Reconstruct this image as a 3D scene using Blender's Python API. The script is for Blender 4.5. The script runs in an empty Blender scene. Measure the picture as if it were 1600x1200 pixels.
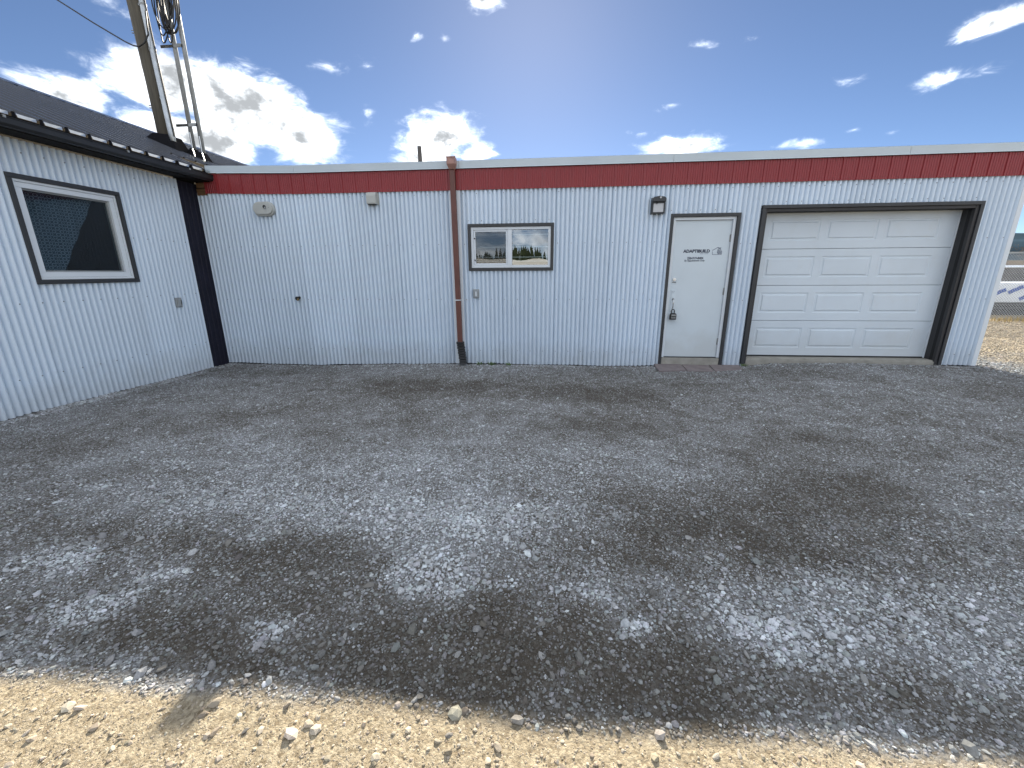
import bpy, math, random
import numpy as np
from mathutils import Vector, Matrix
random.seed(7); rng = np.random.default_rng(11)
R_ = math.radians
scene = bpy.context.scene
H = 1.47            # eye height of the camera above the ground by the downspout
X0 = -5.603         # plane of the side wing's wall

# ------------------------------------------------------------------ camera
yaw, pitch, roll = R_(-5.2415), R_(-15.2791), R_(-0.3469)
fwd = Vector((math.sin(yaw)*math.cos(pitch), math.cos(yaw)*math.cos(pitch), math.sin(pitch)))
rgt = Vector((math.cos(yaw), -math.sin(yaw), 0)); up = rgt.cross(fwd)
r2 = math.cos(roll)*rgt + math.sin(roll)*up; u2 = -math.sin(roll)*rgt + math.cos(roll)*up
cam_d = bpy.data.cameras.new('camera'); cam = bpy.data.objects.new('camera', cam_d)
scene.collection.objects.link(cam)
m = Matrix.Identity(4)
for i in range(3):
    m[i][0], m[i][1], m[i][2] = r2[i], u2[i], -fwd[i]
m[0][3], m[1][3], m[2][3] = 0, -6.5827, H
cam.matrix_world = m
cam_d.sensor_width = 36; cam_d.lens = 640.2/1600*36; cam_d.clip_start = .05; cam_d.clip_end = 9000
scene.camera = cam
scene.cycles.max_bounces = 5; scene.cycles.adaptive_threshold = .015; scene.cycles.diffuse_bounces = 3; scene.cycles.glossy_bounces = 3

# ------------------------------------------------------------------ sky, sun, exposure
SUN_EL, SUN_AZ = R_(28.9), R_(-2.5)          # azimuth from +Y towards +X
SKY_STRENGTH, SUN_STRENGTH, EXPOSURE = .050, 5.0, 1.52
scene.view_settings.view_transform = 'Standard'; scene.view_settings.look = 'None'
scene.view_settings.gamma = 1; scene.view_settings.exposure = EXPOSURE
world = bpy.data.worlds.new('World'); scene.world = world; world.use_nodes = True
wt = world.node_tree; wt.nodes.clear()
def wn(t, **k):
    n = wt.nodes.new(t)
    for a, b in k.items(): setattr(n, a, b)
    return n
def wl(a, b): wt.links.new(a, b)
def wmath(op, a, b=None, c=None, clamp=False):
    n = wn('ShaderNodeMath', operation=op, use_clamp=clamp)
    for i, s in enumerate((a, b, c)):
        if s is None: continue
        if isinstance(s, (int, float)): n.inputs[i].default_value = s
        else: wl(s, n.inputs[i])
    return n.outputs[0]
sky = wn('ShaderNodeTexSky', sky_type='NISHITA', sun_disc=False, sun_elevation=SUN_EL, sun_rotation=SUN_AZ,
         altitude=2500, air_density=.7, dust_density=.5, ozone_density=2.2)
tc = wn('ShaderNodeTexCoord'); sx = wn('ShaderNodeSeparateXYZ'); wl(tc.outputs['Generated'], sx.inputs[0])
az = wmath('MULTIPLY', wmath('ARCTAN2', sx.outputs[0], sx.outputs[1]), 57.29578)
el = wmath('MULTIPLY', wmath('ARCSINE', sx.outputs[2]), 57.29578)
cv = wn('ShaderNodeCombineXYZ'); wl(az, cv.inputs[0]); wl(el, cv.inputs[1])
# warp so that the cloud outlines billow
nzw = wn('ShaderNodeTexNoise'); nzw.inputs['Scale'].default_value = .33; nzw.inputs['Detail'].default_value = 4
nzw.inputs['Roughness'].default_value = .62
wl(cv.outputs[0], nzw.inputs['Vector'])
CLOUDS = [  # azimuth, elevation, half width, half height (degrees), weight
 (-48.9,15.0,4.6,2.0,1),(-41,17.4,6.5,3.9,1.2),(-35.3,16.6,8.5,4.3,1.25),(-29.8,14.6,6.4,3.7,1.1),(-40,12.9,8,3.5,1.2),
 (-13.7,15.8,6.0,3.3,1.15),(-9.5,14.2,3.4,1.7,.9),(-16.5,13.5,4,2.2,1),(-8.2,27.9,3,1.3,.95),(-25.9,21.3,3.0,.9,.8),(-21.8,21.7,1.4,.9,.75),
 (-16.2,24.7,1.1,.5,.7),(-12.9,24.7,1,.45,.7),(39.4,19.1,3.6,1.25,1.1),(37.2,15.8,3.6,.85,.85),(30.4,17.4,1.6,.5,.6),
 (27.3,12.7,2.9,.7,.85),(14.9,13.8,6.2,1.5,1.05),(10.4,15.5,2.2,.6,.8),(16.6,22.7,1.7,.45,.65),(20.9,22.5,1.6,.4,.65),(13.8,17.9,2.1,.55,.75),
 (31.4,13.2,.9,.28,.7),(34.5,12.5,.9,.28,.7),(-22.4,17.3,1.1,1.3,.75),(-44,22.6,2.6,1.3,.5)]
field = None
for a, e, ra, re, w in CLOUDS:
    vm = wn('ShaderNodeVectorMath', operation='MULTIPLY_ADD'); wl(cv.outputs[0], vm.inputs[0])
    vm.inputs[1].default_value = (1/ra, 1/re, 0); vm.inputs[2].default_value = (-a/ra, -e/re, 0)
    ln = wn('ShaderNodeVectorMath', operation='LENGTH'); wl(vm.outputs[0], ln.inputs[0])
    w *= 1.75 if w > .86 else .92
    v = wmath('MULTIPLY_ADD', ln.outputs['Value'], -w, w)
    field = v if field is None else wmath('MAXIMUM', field, v)
# unseen cloud added outside the view, made fuller to brighten the shaded walls
turn = wn('ShaderNodeMapRange', interpolation_type='SMOOTHSTEP'); wl(wmath('MAXIMUM', wmath('SUBTRACT', wmath('ABSOLUTE', az), 52), wmath('SUBTRACT', el, 34)), turn.inputs['Value'])
turn.inputs['From Min'].default_value = 0; turn.inputs['From Max'].default_value = 10; turn.inputs['To Min'].default_value = -.6; turn.inputs['To Max'].default_value = .80
field = wmath('MAXIMUM', field, turn.outputs[0])
nz = wn('ShaderNodeTexNoise'); nz.inputs['Scale'].default_value = .42; nz.inputs['Detail'].default_value = 6
nz.inputs['Roughness'].default_value = .62; nz.inputs['Distortion'].default_value = .35
mp = wn('ShaderNodeVectorMath', operation='MULTIPLY'); mp.inputs[1].default_value = (.75, 1.5, 1)
wl(cv.outputs[0], mp.inputs[0]); wl(mp.outputs[0], nz.inputs['Vector'])
dens = wmath('ADD', wmath('MAXIMUM', field, -.6), wmath('MULTIPLY_ADD', nz.outputs['Fac'], 2.5, -1.42))
mask = wn('ShaderNodeMapRange', interpolation_type='SMOOTHSTEP'); wl(dens, mask.inputs['Value'])
mask.inputs['From Min'].default_value = -.20; mask.inputs['From Max'].default_value = 1.15
# denser cloud cores are greyer, rims are bright
core = wn('ShaderNodeMapRange', interpolation_type='SMOOTHSTEP')
wl(wmath('ADD', dens, wmath('MULTIPLY_ADD', nzw.outputs['Fac'], 3.2, -1.7)), core.inputs['Value'])
core.inputs['From Min'].default_value = .05; core.inputs['From Max'].default_value = 1.75
CL = 25.0   # sunlit cumulus, about the radiance of a white sheet in this sun
cc = wn('ShaderNodeMix', data_type='RGBA'); cc.inputs[6].default_value = (CL*.94, CL*.985, CL*1.03, 1)
cc.inputs[7].default_value = (CL*.15, CL*.158, CL*.166, 1); wl(core.outputs[0], cc.inputs[0])
mx = wn('ShaderNodeMix', data_type='RGBA'); wl(wmath('POWER', mask.outputs[0], 2.3), mx.inputs[0]); wl(sky.outputs[0], mx.inputs[6]); wl(cc.outputs[2], mx.inputs[7])
bg = wn('ShaderNodeBackground'); bg.inputs['Strength'].default_value = SKY_STRENGTH; wl(mx.outputs[2], bg.inputs['Color'])
wo = wn('ShaderNodeOutputWorld'); wl(bg.outputs[0], wo.inputs['Surface'])

sd = Vector((math.sin(SUN_AZ)*math.cos(SUN_EL), math.cos(SUN_AZ)*math.cos(SUN_EL), math.sin(SUN_EL)))
sl = bpy.data.lights.new('sun', 'SUN'); sl.energy = SUN_STRENGTH; sl.angle = R_(.40); sl.color = (1, .91, .76)
so = bpy.data.objects.new('sun', sl); scene.collection.objects.link(so)
so.rotation_euler = (-sd).to_track_quat('-Z', 'Y').to_euler(); so.location = (0, 30, 30)

# ------------------------------------------------------------------ materials
def new_mat(name):
    mt = bpy.data.materials.new(name); mt.use_nodes = True
    nt = mt.node_tree; b = nt.nodes['Principled BSDF']
    return mt, nt, b
def nd(nt, t, **k):
    n = nt.nodes.new(t)
    for a, b in k.items(): setattr(n, a, b)
    return n
def mat(name, col, rough=.5, metal=0, var=.12, scale=4.0, bump=0.0, bscale=60., dirt=0.0, dirtcol=(.12,.10,.08), stretch=(1,1,1), spec=.5):
    """painted / plain surface: base colour broken up by large and small noise, optional grime and fine relief"""
    mt, nt, b = new_mat(name)
    tcx = nd(nt, 'ShaderNodeTexCoord'); mpn = nd(nt, 'ShaderNodeMapping'); mpn.inputs['Scale'].default_value = stretch
    nt.links.new(tcx.outputs['Object'], mpn.inputs['Vector'])
    n1 = nd(nt, 'ShaderNodeTexNoise'); n1.inputs['Scale'].default_value = scale; n1.inputs['Detail'].default_value = 6
    nt.links.new(mpn.outputs[0], n1.inputs['Vector'])
    rp = nd(nt, 'ShaderNodeMapRange'); nt.links.new(n1.outputs['Fac'], rp.inputs['Value'])
    rp.inputs['From Min'].default_value = .25; rp.inputs['From Max'].default_value = .75
    rp.inputs['To Min'].default_value = 1-var; rp.inputs['To Max'].default_value = 1+var*.6
    mc = nd(nt, 'ShaderNodeVectorMath', operation='SCALE'); mc.inputs[0].default_value = col; nt.links.new(rp.outputs[0], mc.inputs['Scale'])
    last = mc.outputs[0]
    if dirt > 0:
        n2 = nd(nt, 'ShaderNodeTexNoise'); n2.inputs['Scale'].default_value = scale*2.3; n2.inputs['Detail'].default_value = 8; n2.inputs['Roughness'].default_value = .7
        nt.links.new(mpn.outputs[0], n2.inputs['Vector'])
        r3 = nd(nt, 'ShaderNodeMapRange'); r3.inputs['From Min'].default_value = .52; r3.inputs['From Max'].default_value = .8
        r3.inputs['To Max'].default_value = dirt; nt.links.new(n2.outputs['Fac'], r3.inputs['Value'])
        mxn = nd(nt, 'ShaderNodeMix', data_type='RGBA'); nt.links.new(r3.outputs[0], mxn.inputs[0]); nt.links.new(last, mxn.inputs[6])
        mxn.inputs[7].default_value = (*dirtcol, 1); last = mxn.outputs[2]
    nt.links.new(last, b.inputs['Base Color'])
    b.inputs['Roughness'].default_value = rough; b.inputs['Metallic'].default_value = metal; b.inputs['Specular IOR Level'].default_value = spec
    if bump > 0:
        n3 = nd(nt, 'ShaderNodeTexNoise'); n3.inputs['Scale'].default_value = bscale; n3.inputs['Detail'].default_value = 5
        nt.links.new(mpn.outputs[0], n3.inputs['Vector'])
        bp = nd(nt, 'ShaderNodeBump'); bp.inputs['Distance'].default_value = bump; bp.inputs['Strength'].default_value = .6
        nt.links.new(n3.outputs['Fac'], bp.inputs['Height']); nt.links.new(bp.outputs[0], b.inputs['Normal'])
    return mt
M = {}
M['siding']   = mat('siding', (.61,.705,.81), .42, var=.06, scale=1.3, dirt=.10, dirtcol=(.33,.33,.32), stretch=(1,1,.35))
def weather(mt, low, amount, col):
    nt = mt.node_tree; b = nt.nodes['Principled BSDF']; src = b.inputs['Base Color'].links[0].from_socket
    tcx = nd(nt, 'ShaderNodeTexCoord'); sp = nd(nt, 'ShaderNodeSeparateXYZ'); nt.links.new(tcx.outputs['Object'], sp.inputs[0])
    n = nd(nt, 'ShaderNodeTexNoise'); n.inputs['Scale'].default_value = 3.5; n.inputs['Detail'].default_value = 8; n.inputs['Roughness'].default_value = .7; nt.links.new(tcx.outputs['Object'], n.inputs['Vector'])
    ad = nd(nt, 'ShaderNodeMath', operation='MULTIPLY_ADD'); nt.links.new(n.outputs['Fac'], ad.inputs[0]); ad.inputs[1].default_value = -.7; nt.links.new(sp.outputs[2], ad.inputs[2])
    r = nd(nt, 'ShaderNodeMapRange'); r.inputs['From Min'].default_value = low-.35; r.inputs['From Max'].default_value = low-.7; r.inputs['To Max'].default_value = amount; nt.links.new(ad.outputs[0], r.inputs['Value'])
    mxn = nd(nt, 'ShaderNodeMix', data_type='RGBA'); nt.links.new(r.outputs[0], mxn.inputs[0]); nt.links.new(src, mxn.inputs[6]); mxn.inputs[7].default_value = (*col, 1)
    oi = nd(nt, 'ShaderNodeObjectInfo'); r2_ = nd(nt, 'ShaderNodeMapRange'); r2_.inputs['To Min'].default_value = .94; r2_.inputs['To Max'].default_value = 1.03; nt.links.new(oi.outputs['Random'], r2_.inputs['Value'])
    sc = nd(nt, 'ShaderNodeVectorMath', operation='SCALE'); nt.links.new(mxn.outputs[2], sc.inputs[0]); nt.links.new(r2_.outputs[0], sc.inputs['Scale']); nt.links.new(sc.outputs[0], b.inputs['Base Color'])
weather(M['siding'], .42, .32, (.34,.33,.31))
M['white']    = mat('white', (.62,.665,.71), .38, var=.04, scale=2)
M['doorwhite']= mat('doorwhite', (.58,.65,.70), .42, var=.06, scale=1.6, dirt=.06, dirtcol=(.45,.45,.42), bump=.0006, bscale=240)
M['garagewhite']= mat('garagewhite', (.60,.67,.735), .45, var=.06, scale=1.5, dirt=.2, dirtcol=(.48,.47,.42), bump=.0005, bscale=300)
weather(M['doorwhite'], .62, .30, (.40,.38,.34)); weather(M['garagewhite'], .62, .26, (.40,.38,.34))
M['red']      = mat('red', (.25,.024,.028), .42, var=.14, scale=2.0, dirt=.10, dirtcol=(.22,.10,.08))
M['coping']   = mat('coping', (.48,.545,.59), .42, var=.08, scale=1.5, dirt=.16, dirtcol=(.34,.34,.33))
M['charcoal'] = mat('charcoal', (.028,.030,.034), .45, var=.2, scale=3)
M['jamb']     = mat('jamb', (.030,.029,.031), .6, var=.2, scale=3)
M['navy']     = mat('navy', (.014,.014,.026), .6, var=.25, scale=3, spec=.2)
M['boot']     = mat('boot', (.014,.014,.016), .85, var=.25, scale=3, spec=0)
M['black']    = mat('black', (.010,.010,.011), .55, var=.2)
M['soffit']   = mat('soffit', (.016,.015,.015), .75, var=.3, scale=3, spec=.1)
M['roofmetal']= mat('roofmetal', (.030,.034,.046), .24, metal=.4, var=.15, scale=.8, dirt=.15, dirtcol=(.10,.10,.10))
M['rust']     = mat('rust', (.125,.045,.034), .5, var=.25, scale=5, dirt=.35, dirtcol=(.07,.03,.025))
M['copper']   = mat('copper', (.36,.20,.165), .5, var=.35, scale=14, dirt=.45, dirtcol=(.12,.06,.05))
M['rubber']   = mat('rubber', (.012,.012,.013), .5, var=.3, scale=8)
M['galv']     = mat('galv', (.46,.48,.49), .38, metal=.75, var=.25, scale=9)
M['galvdull'] = mat('galvdull', (.30,.31,.31), .5, metal=.3, var=.25, scale=9)
M['screw']    = mat('screw', (.16,.17,.19), .45, metal=.5)
M['beige']    = mat('beige', (.42,.43,.41), .5, var=.08, scale=6, dirt=.12, dirtcol=(.3,.28,.25))
M['grey']     = mat('grey', (.27,.29,.30), .5, var=.12, scale=8)
M['bronze']   = mat('bronze', (.040,.042,.045), .38, metal=.35, var=.2, scale=10)
M['frost']    = mat('frost', (.50,.51,.53), .3, var=.06, scale=12)
M['brass']    = mat('brass', (.28,.20,.09), .4, metal=.8, var=.3, scale=20)
M['chrome']   = mat('chrome', (.62,.63,.64), .25, metal=.9, var=.1)
M['ink']      = mat('ink', (.020,.030,.060), .5, var=.1)
M['inkgrey']  = mat('inkgrey', (.16,.19,.26), .5, var=.1)
M['concrete'] = mat('concrete', (.30,.285,.25), .85, var=.25, scale=7, bump=.004, bscale=70, dirt=.35, dirtcol=(.12,.11,.09))
M['paver']    = mat('paver', (.185,.155,.155), .85, var=.25, scale=8, bump=.003, bscale=90, dirt=.4, dirtcol=(.10,.09,.085))
M['dark']     = mat('dark', (.012,.012,.013), .9)
M['room']     = mat('room', (.014,.015,.018), .9)
M['oldwood']  = mat('oldwood', (.17,.095,.045), .8, var=.5, scale=14, bump=.004, bscale=40, dirt=.4, dirtcol=(.04,.025,.015), stretch=(.3,1,3))
M['polewood'] = mat('polewood', (.105,.092,.070), .85, var=.4, scale=10, bump=.004, bscale=30, dirt=.5, dirtcol=(.04,.034,.026), stretch=(4,4,.25))
M['lumber']   = mat('lumber', (.28,.21,.13), .8, var=.35, scale=3)
M['lumbergrey']= mat('lumbergrey', (.095,.085,.078), .85, var=.4, scale=3)
M['wrap']     = mat('wrap', (.76,.79,.84), .35, var=.08, scale=2, bump=.02, bscale=6)
M['blueink']  = mat('blueink', (.02,.08,.36), .4)
M['straw']    = mat('straw', (.42,.32,.15), .8, var=.4, scale=6)
M['hill']     = mat('hill', (.032,.052,.070), 1, var=.5, scale=.012, spec=0)
M['needle']   = mat('needle', (.030,.040,.022), .9, var=.4, scale=.3, spec=.1)
M['weed']     = mat('weed', (.09,.15,.04), .7, var=.4, scale=20)
M['autumn']   = mat('autumn', (.13,.075,.035), .85, var=.5, scale=2)
M['autumngold']= mat('autumngold', (.42,.28,.05), .85, var=.4, scale=2)
M['barkm']    = mat('barkm', (.07,.055,.04), .9, var=.3)
M['shedroof'] = mat('shedroof', (.62,.60,.55), .5, var=.1, scale=.3)

def glass_mat(name, refl, tint):
    mt = bpy.data.materials.new(name); mt.use_nodes = True; nt = mt.node_tree; nt.nodes.clear()
    tr = nd(nt, 'ShaderNodeBsdfTransparent'); tr.inputs[0].default_value = (*tint, 1)
    gl = nd(nt, 'ShaderNodeBsdfGlossy'); gl.inputs[0].default_value = (.85,.88,.9,1); gl.inputs['Roughness'].default_value = .0
    n1 = nd(nt, 'ShaderNodeTexNoise'); n1.inputs['Scale'].default_value = 2.2; n1.inputs['Detail'].default_value = 1
    tcx = nd(nt, 'ShaderNodeTexCoord'); nt.links.new(tcx.outputs['Object'], n1.inputs['Vector'])
    bp = nd(nt, 'ShaderNodeBump'); bp.inputs['Distance'].default_value = .004; bp.inputs['Strength'].default_value = .35
    nt.links.new(n1.outputs['Fac'], bp.inputs['Height']); nt.links.new(bp.outputs[0], gl.inputs['Normal'])
    fr = nd(nt, 'ShaderNodeFresnel'); fr.inputs['IOR'].default_value = 1.5
    ad = nd(nt, 'ShaderNodeMath', operation='ADD', use_clamp=True); nt.links.new(fr.outputs[0], ad.inputs[0]); ad.inputs[1].default_value = refl
    ge = nd(nt, 'ShaderNodeNewGeometry'); iv = nd(nt, 'ShaderNodeMath', operation='SUBTRACT'); iv.inputs[0].default_value = 1; nt.links.new(ge.outputs['Backfacing'], iv.inputs[1])
    mu = nd(nt, 'ShaderNodeMath', operation='MULTIPLY'); nt.links.new(ad.outputs[0], mu.inputs[0]); nt.links.new(iv.outputs[0], mu.inputs[1])
    mxn = nd(nt, 'ShaderNodeMixShader'); nt.links.new(mu.outputs[0], mxn.inputs[0]); nt.links.new(tr.outputs[0], mxn.inputs[1]); nt.links.new(gl.outputs[0], mxn.inputs[2])
    o = nd(nt, 'ShaderNodeOutputMaterial'); nt.links.new(mxn.outputs[0], o.inputs[0]); return mt
M['glass'] = glass_mat("glass", .17, (.75,.78,.78)); M['glassdark'] = glass_mat('glassdark', .0, (.60,.66,.70))
def screen_mat():
    mt = bpy.data.materials.new('insectscreen'); mt.use_nodes = True; nt = mt.node_tree; nt.nodes.clear()
    tr = nd(nt, 'ShaderNodeBsdfTransparent'); df = nd(nt, 'ShaderNodeBsdfDiffuse'); df.inputs[0].default_value = (.05,.05,.055,1)
    mxn = nd(nt, 'ShaderNodeMixShader'); mxn.inputs[0].default_value = .36
    nt.links.new(tr.outputs[0], mxn.inputs[1]); nt.links.new(df.outputs[0], mxn.inputs[2])
    o = nd(nt, 'ShaderNodeOutputMaterial'); nt.links.new(mxn.outputs[0], o.inputs[0]); return mt
M['screen'] = screen_mat()
def curtain_mat():                       # dark cloth printed with a lattice of pale rings
    mt, nt, b = new_mat('curtain'); tcx = nd(nt, 'ShaderNodeTexCoord'); mpn = nd(nt, 'ShaderNodeMapping')
    mpn.inputs['Rotation'].default_value = (R_(45), 0, 0)
    nt.links.new(tcx.outputs['Object'], mpn.inputs['Vector'])
    sp = nd(nt, 'ShaderNodeSeparateXYZ'); nt.links.new(mpn.outputs[0], sp.inputs[0])
    cb = nd(nt, 'ShaderNodeCombineXYZ'); nt.links.new(sp.outputs[1], cb.inputs[0]); nt.links.new(sp.outputs[2], cb.inputs[1])
    vo = nd(nt, 'ShaderNodeTexVoronoi'); vo.voronoi_dimensions = '2D'; vo.inputs['Scale'].default_value = 21; vo.inputs['Randomness'].default_value = 0
    nt.links.new(cb.outputs[0], vo.inputs['Vector'])
    cr = nd(nt, 'ShaderNodeValToRGB'); e = cr.color_ramp.elements
    e[0].position = .22; e[0].color = (.085,.115,.14,1); e[1].position = .30; e[1].color = (.40,.48,.52,1)
    x = e.new(.40); x.color = (.40,.48,.52,1); x = e.new(.47); x.color = (.085,.115,.14,1)
    nt.links.new(vo.outputs['Distance'], cr.inputs[0]); nt.links.new(cr.outputs[0], b.inputs['Base Color']); b.inputs['Roughness'].default_value = .9
    return mt
M['curtain'] = curtain_mat()
def ground_mat():
    mt, nt, b = new_mat('gravelground')
    at = nd(nt, 'ShaderNodeAttribute', attribute_name='tone'); ad = nd(nt, 'ShaderNodeAttribute', attribute_name='dry')  # second attribute blends in a sunlit tan, sunlight put into the ground colour
    tcx = nd(nt, 'ShaderNodeTexCoord')
    def noise(s, d=6, r=.6):
        n = nd(nt, 'ShaderNodeTexNoise'); n.inputs['Scale'].default_value = s; n.inputs['Detail'].default_value = d; n.inputs['Roughness'].default_value = r
        nt.links.new(tcx.outputs['Object'], n.inputs['Vector']); return n
    def mth(op, a, bb, c=None):
        n = nd(nt, 'ShaderNodeMath', operation=op)
        for i, s in enumerate((a, bb, c)):
            if s is None: continue
            if isinstance(s, (int, float)): n.inputs[i].default_value = s
            else: nt.links.new(s, n.inputs[i])
        return n.outputs[0]
    n1 = noise(5, 8, .65); n2 = noise(55, 6, .72)
    vo = nd(nt, 'ShaderNodeTexVoronoi'); vo.inputs['Scale'].default_value = 95; nt.links.new(tcx.outputs['Object'], vo.inputs['Vector'])
    vs = nd(nt, 'ShaderNodeSeparateColor'); nt.links.new(vo.outputs['Color'], vs.inputs[0])
    t = mth('ADD', at.outputs['Fac'], mth('MULTIPLY_ADD', n1.outputs['Fac'], .5, -.25))
    t = mth('ADD', t, mth('MULTIPLY_ADD', n2.outputs['Fac'], .5, -.25))
    t = mth('ADD', t, mth('MULTIPLY_ADD', vs.outputs[0], .34, -.17))
    cr = nd(nt, 'ShaderNodeValToRGB'); e = cr.color_ramp.elements
    e[0].position = 0; e[0].color = (.066,.056,.044,1); e[1].position = 1; e[1].color = (.46,.465,.465,1)
    for p, c in ((.25,(.115,.104,.090)),(.5,(.215,.218,.222)),(.75,(.335,.345,.355))): x = e.new(p); x.color = (*c, 1)
    nt.links.new(t, cr.inputs[0])
    cr2 = nd(nt, 'ShaderNodeValToRGB'); e = cr2.color_ramp.elements
    e[0].position = .22; e[0].color = (.155,.120,.076,1); e[1].position = .85; e[1].color = (.52,.45,.325,1)
    nt.links.new(mth('ADD', mth('MULTIPLY_ADD', n2.outputs['Fac'], .8, -.1), mth('MULTIPLY_ADD', vs.outputs[1], .3, -.0)), cr2.inputs[0])
    mxn = nd(nt, 'ShaderNodeMix', data_type='RGBA'); nt.links.new(ad.outputs['Fac'], mxn.inputs[0]); nt.links.new(cr.outputs[0], mxn.inputs[6]); nt.links.new(cr2.outputs[0], mxn.inputs[7])
    nt.links.new(mxn.outputs[2], b.inputs['Base Color']); b.inputs['Roughness'].default_value = .92; b.inputs['Specular IOR Level'].default_value = .25
    hgt = mth('ADD', mth('MULTIPLY', vo.outputs['Distance'], mth('MULTIPLY_ADD', ad.outputs['Fac'], .45, -.7)), mth('MULTIPLY', n2.outputs['Fac'], 1.3))
    bp = nd(nt, 'ShaderNodeBump'); bp.inputs['Distance'].default_value = .012; bp.inputs['Strength'].default_value = .8
    nt.links.new(hgt, bp.inputs['Height']); nt.links.new(bp.outputs[0], b.inputs['Normal'])
    return mt
M['ground'] = ground_mat()
def stone_mat():
    mt, nt, b = new_mat('stone'); at = nd(nt, 'ShaderNodeAttribute', attribute_name='Col')
    tcx = nd(nt, 'ShaderNodeTexCoord'); n = nd(nt, 'ShaderNodeTexNoise'); n.inputs['Scale'].default_value = 120; n.inputs['Detail'].default_value = 3
    nt.links.new(tcx.outputs['Object'], n.inputs['Vector'])
    r = nd(nt, 'ShaderNodeMapRange'); r.inputs['To Min'].default_value = .65; r.inputs['To Max'].default_value = 1.3; nt.links.new(n.outputs['Fac'], r.inputs['Value'])
    mc = nd(nt, 'ShaderNodeVectorMath', operation='SCALE'); nt.links.new(at.outputs['Color'], mc.inputs[0]); nt.links.new(r.outputs[0], mc.inputs['Scale'])
    nt.links.new(mc.outputs[0], b.inputs['Base Color']); b.inputs['Roughness'].default_value = .85; b.inputs['Specular IOR Level'].default_value = .3
    return mt
M['stone'] = stone_mat()
STONES = [mat('loosestone%d' % i, c, .85, var=.3, scale=45, bump=.002, bscale=160, spec=.3) for i, c in enumerate(((.115,.105,.09),(.185,.175,.16),(.29,.285,.275),(.42,.42,.415)))]
STONES_SUNLIT = [mat('sunlitstone%d' % i, c, .85, var=.3, scale=45, bump=.002, bscale=160, spec=.3) for i, c in enumerate(((.24,.20,.155),(.31,.265,.205),(.20,.185,.165),(.36,.325,.27)))]  # sunlit tan copies of the loose stones, sunlight put into their colour

# ------------------------------------------------------------------ mesh helpers
class MB:
    """collects shapes in wall coordinates (u along, v depth, w up); T maps them to the world"""
    def __init__(s, T=None): s.v, s.f, s.T = [], [], T
    def P(s, p):
        s.v.append(s.T(p) if s.T else tuple(p)); return len(s.v)-1
    def box(s, u0, u1, v0, v1, w0, w1):
        i = [s.P((u, v, w)) for u in (u0, u1) for v in (v0, v1) for w in (w0, w1)]
        for q in ((0,1,3,2),(4,6,7,5),(0,4,5,1),(2,3,7,6),(0,2,6,4),(1,5,7,3)): s.f.append([i[k] for k in q])
        return s
    def hexa(s, pts):          # 8 corners: bottom ring of four, top ring of four
        i = [s.P(p) for p in pts]
        for q in ((3,2,1,0),(4,5,6,7),(0,1,5,4),(1,2,6,5),(2,3,7,6),(3,0,4,7)): s.f.append([i[k] for k in q])
        return s
    def quad(s, *pts): s.f.append([s.P(p) for p in pts]); return s
    def prism(s, poly, v0, v1):  # outline in (u, w), extruded in depth
        a = [s.P((u, v0, w)) for u, w in poly]; b = [s.P((u, v1, w)) for u, w in poly]; n = len(poly)
        s.f.append(a[::-1]); s.f.append(b)
        for k in range(n): s.f.append([a[k], a[(k+1) % n], b[(k+1) % n], b[k]])
        return s
    def frame(s, u0, u1, w0, w1, t, v0, v1, bottom=True, tb=None):
        tb = tb or t
        s.box(u0, u1, v0, v1, w1-t, w1); lo = w0+tb if bottom else w0
        s.box(u0, u0+t, v0, v1, lo, w1-t); s.box(u1-t, u1, v0, v1, lo, w1-t)
        if bottom: s.box(u0, u1, v0, v1, w0, w0+tb)
        return s
    def tube(s, pts, r, n=8, cap=True):
        pts = [Vector(p) for p in pts]; rings = []
        rr = r if isinstance(r, (list, tuple)) else [r]*len(pts); ref = Vector((.31, .87, .21))
        for k, p in enumerate(pts):
            d = (pts[min(k+1, len(pts)-1)]-pts[max(k-1, 0)]).normalized()
            a = d.cross(ref).normalized(); b = d.cross(a)
            rings.append([s.P(p+(a*math.cos(t)+b*math.sin(t))*rr[k]) for t in [2*math.pi*j/n for j in range(n)]])
        for A, B in zip(rings, rings[1:]):
            for j in range(n): s.f.append([A[j], A[(j+1) % n], B[(j+1) % n], B[j]])
        if cap: s.f.append(rings[0][::-1]); s.f.append(rings[-1])
        return s
    def disc(s, c, r, v0, v1, n=14):
        return s.prism([(c[0]+r*math.cos(2*math.pi*k/n), c[1]+r*math.sin(2*math.pi*k/n)) for k in range(n)], v0, v1)
    def build(s, name, material, parent=None, bevel=0, smooth=False, kind=None):
        off = Vector((0, 0, 0)); q = parent
        while q is not None: off += q.location; q = q.parent
        me = bpy.data.meshes.new(name); me.from_pydata([tuple(Vector(p)-off) for p in s.v], [], s.f)
        me.materials.append(M[material] if isinstance(material, str) else material)
        if smooth: me.polygons.foreach_set('use_smooth', [True]*len(me.polygons))
        o = bpy.data.objects.new(name, me); scene.collection.objects.link(o); o.parent = parent
        if bevel:
            b = o.modifiers.new('bevel', 'BEVEL'); b.width = bevel; b.segments = 2; b.limit_method = 'ANGLE'
        if kind: o['kind'] = kind
        return o
def thing(name, label, cat, loc, group=None):
    o = bpy.data.objects.new(name, None); scene.collection.objects.link(o); o.location = loc
    o.empty_display_size = .1; o['label'] = label; o['category'] = cat
    if group: o['group'] = group
    return o
def tag(o, label, cat, group=None):
    o['label'] = label; o['category'] = cat
    if group: o['group'] = group
    return o
MAIN = lambda p: (p[0], p[1], p[2])
WING = lambda p: (X0-p[1], p[0], p[2])

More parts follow.
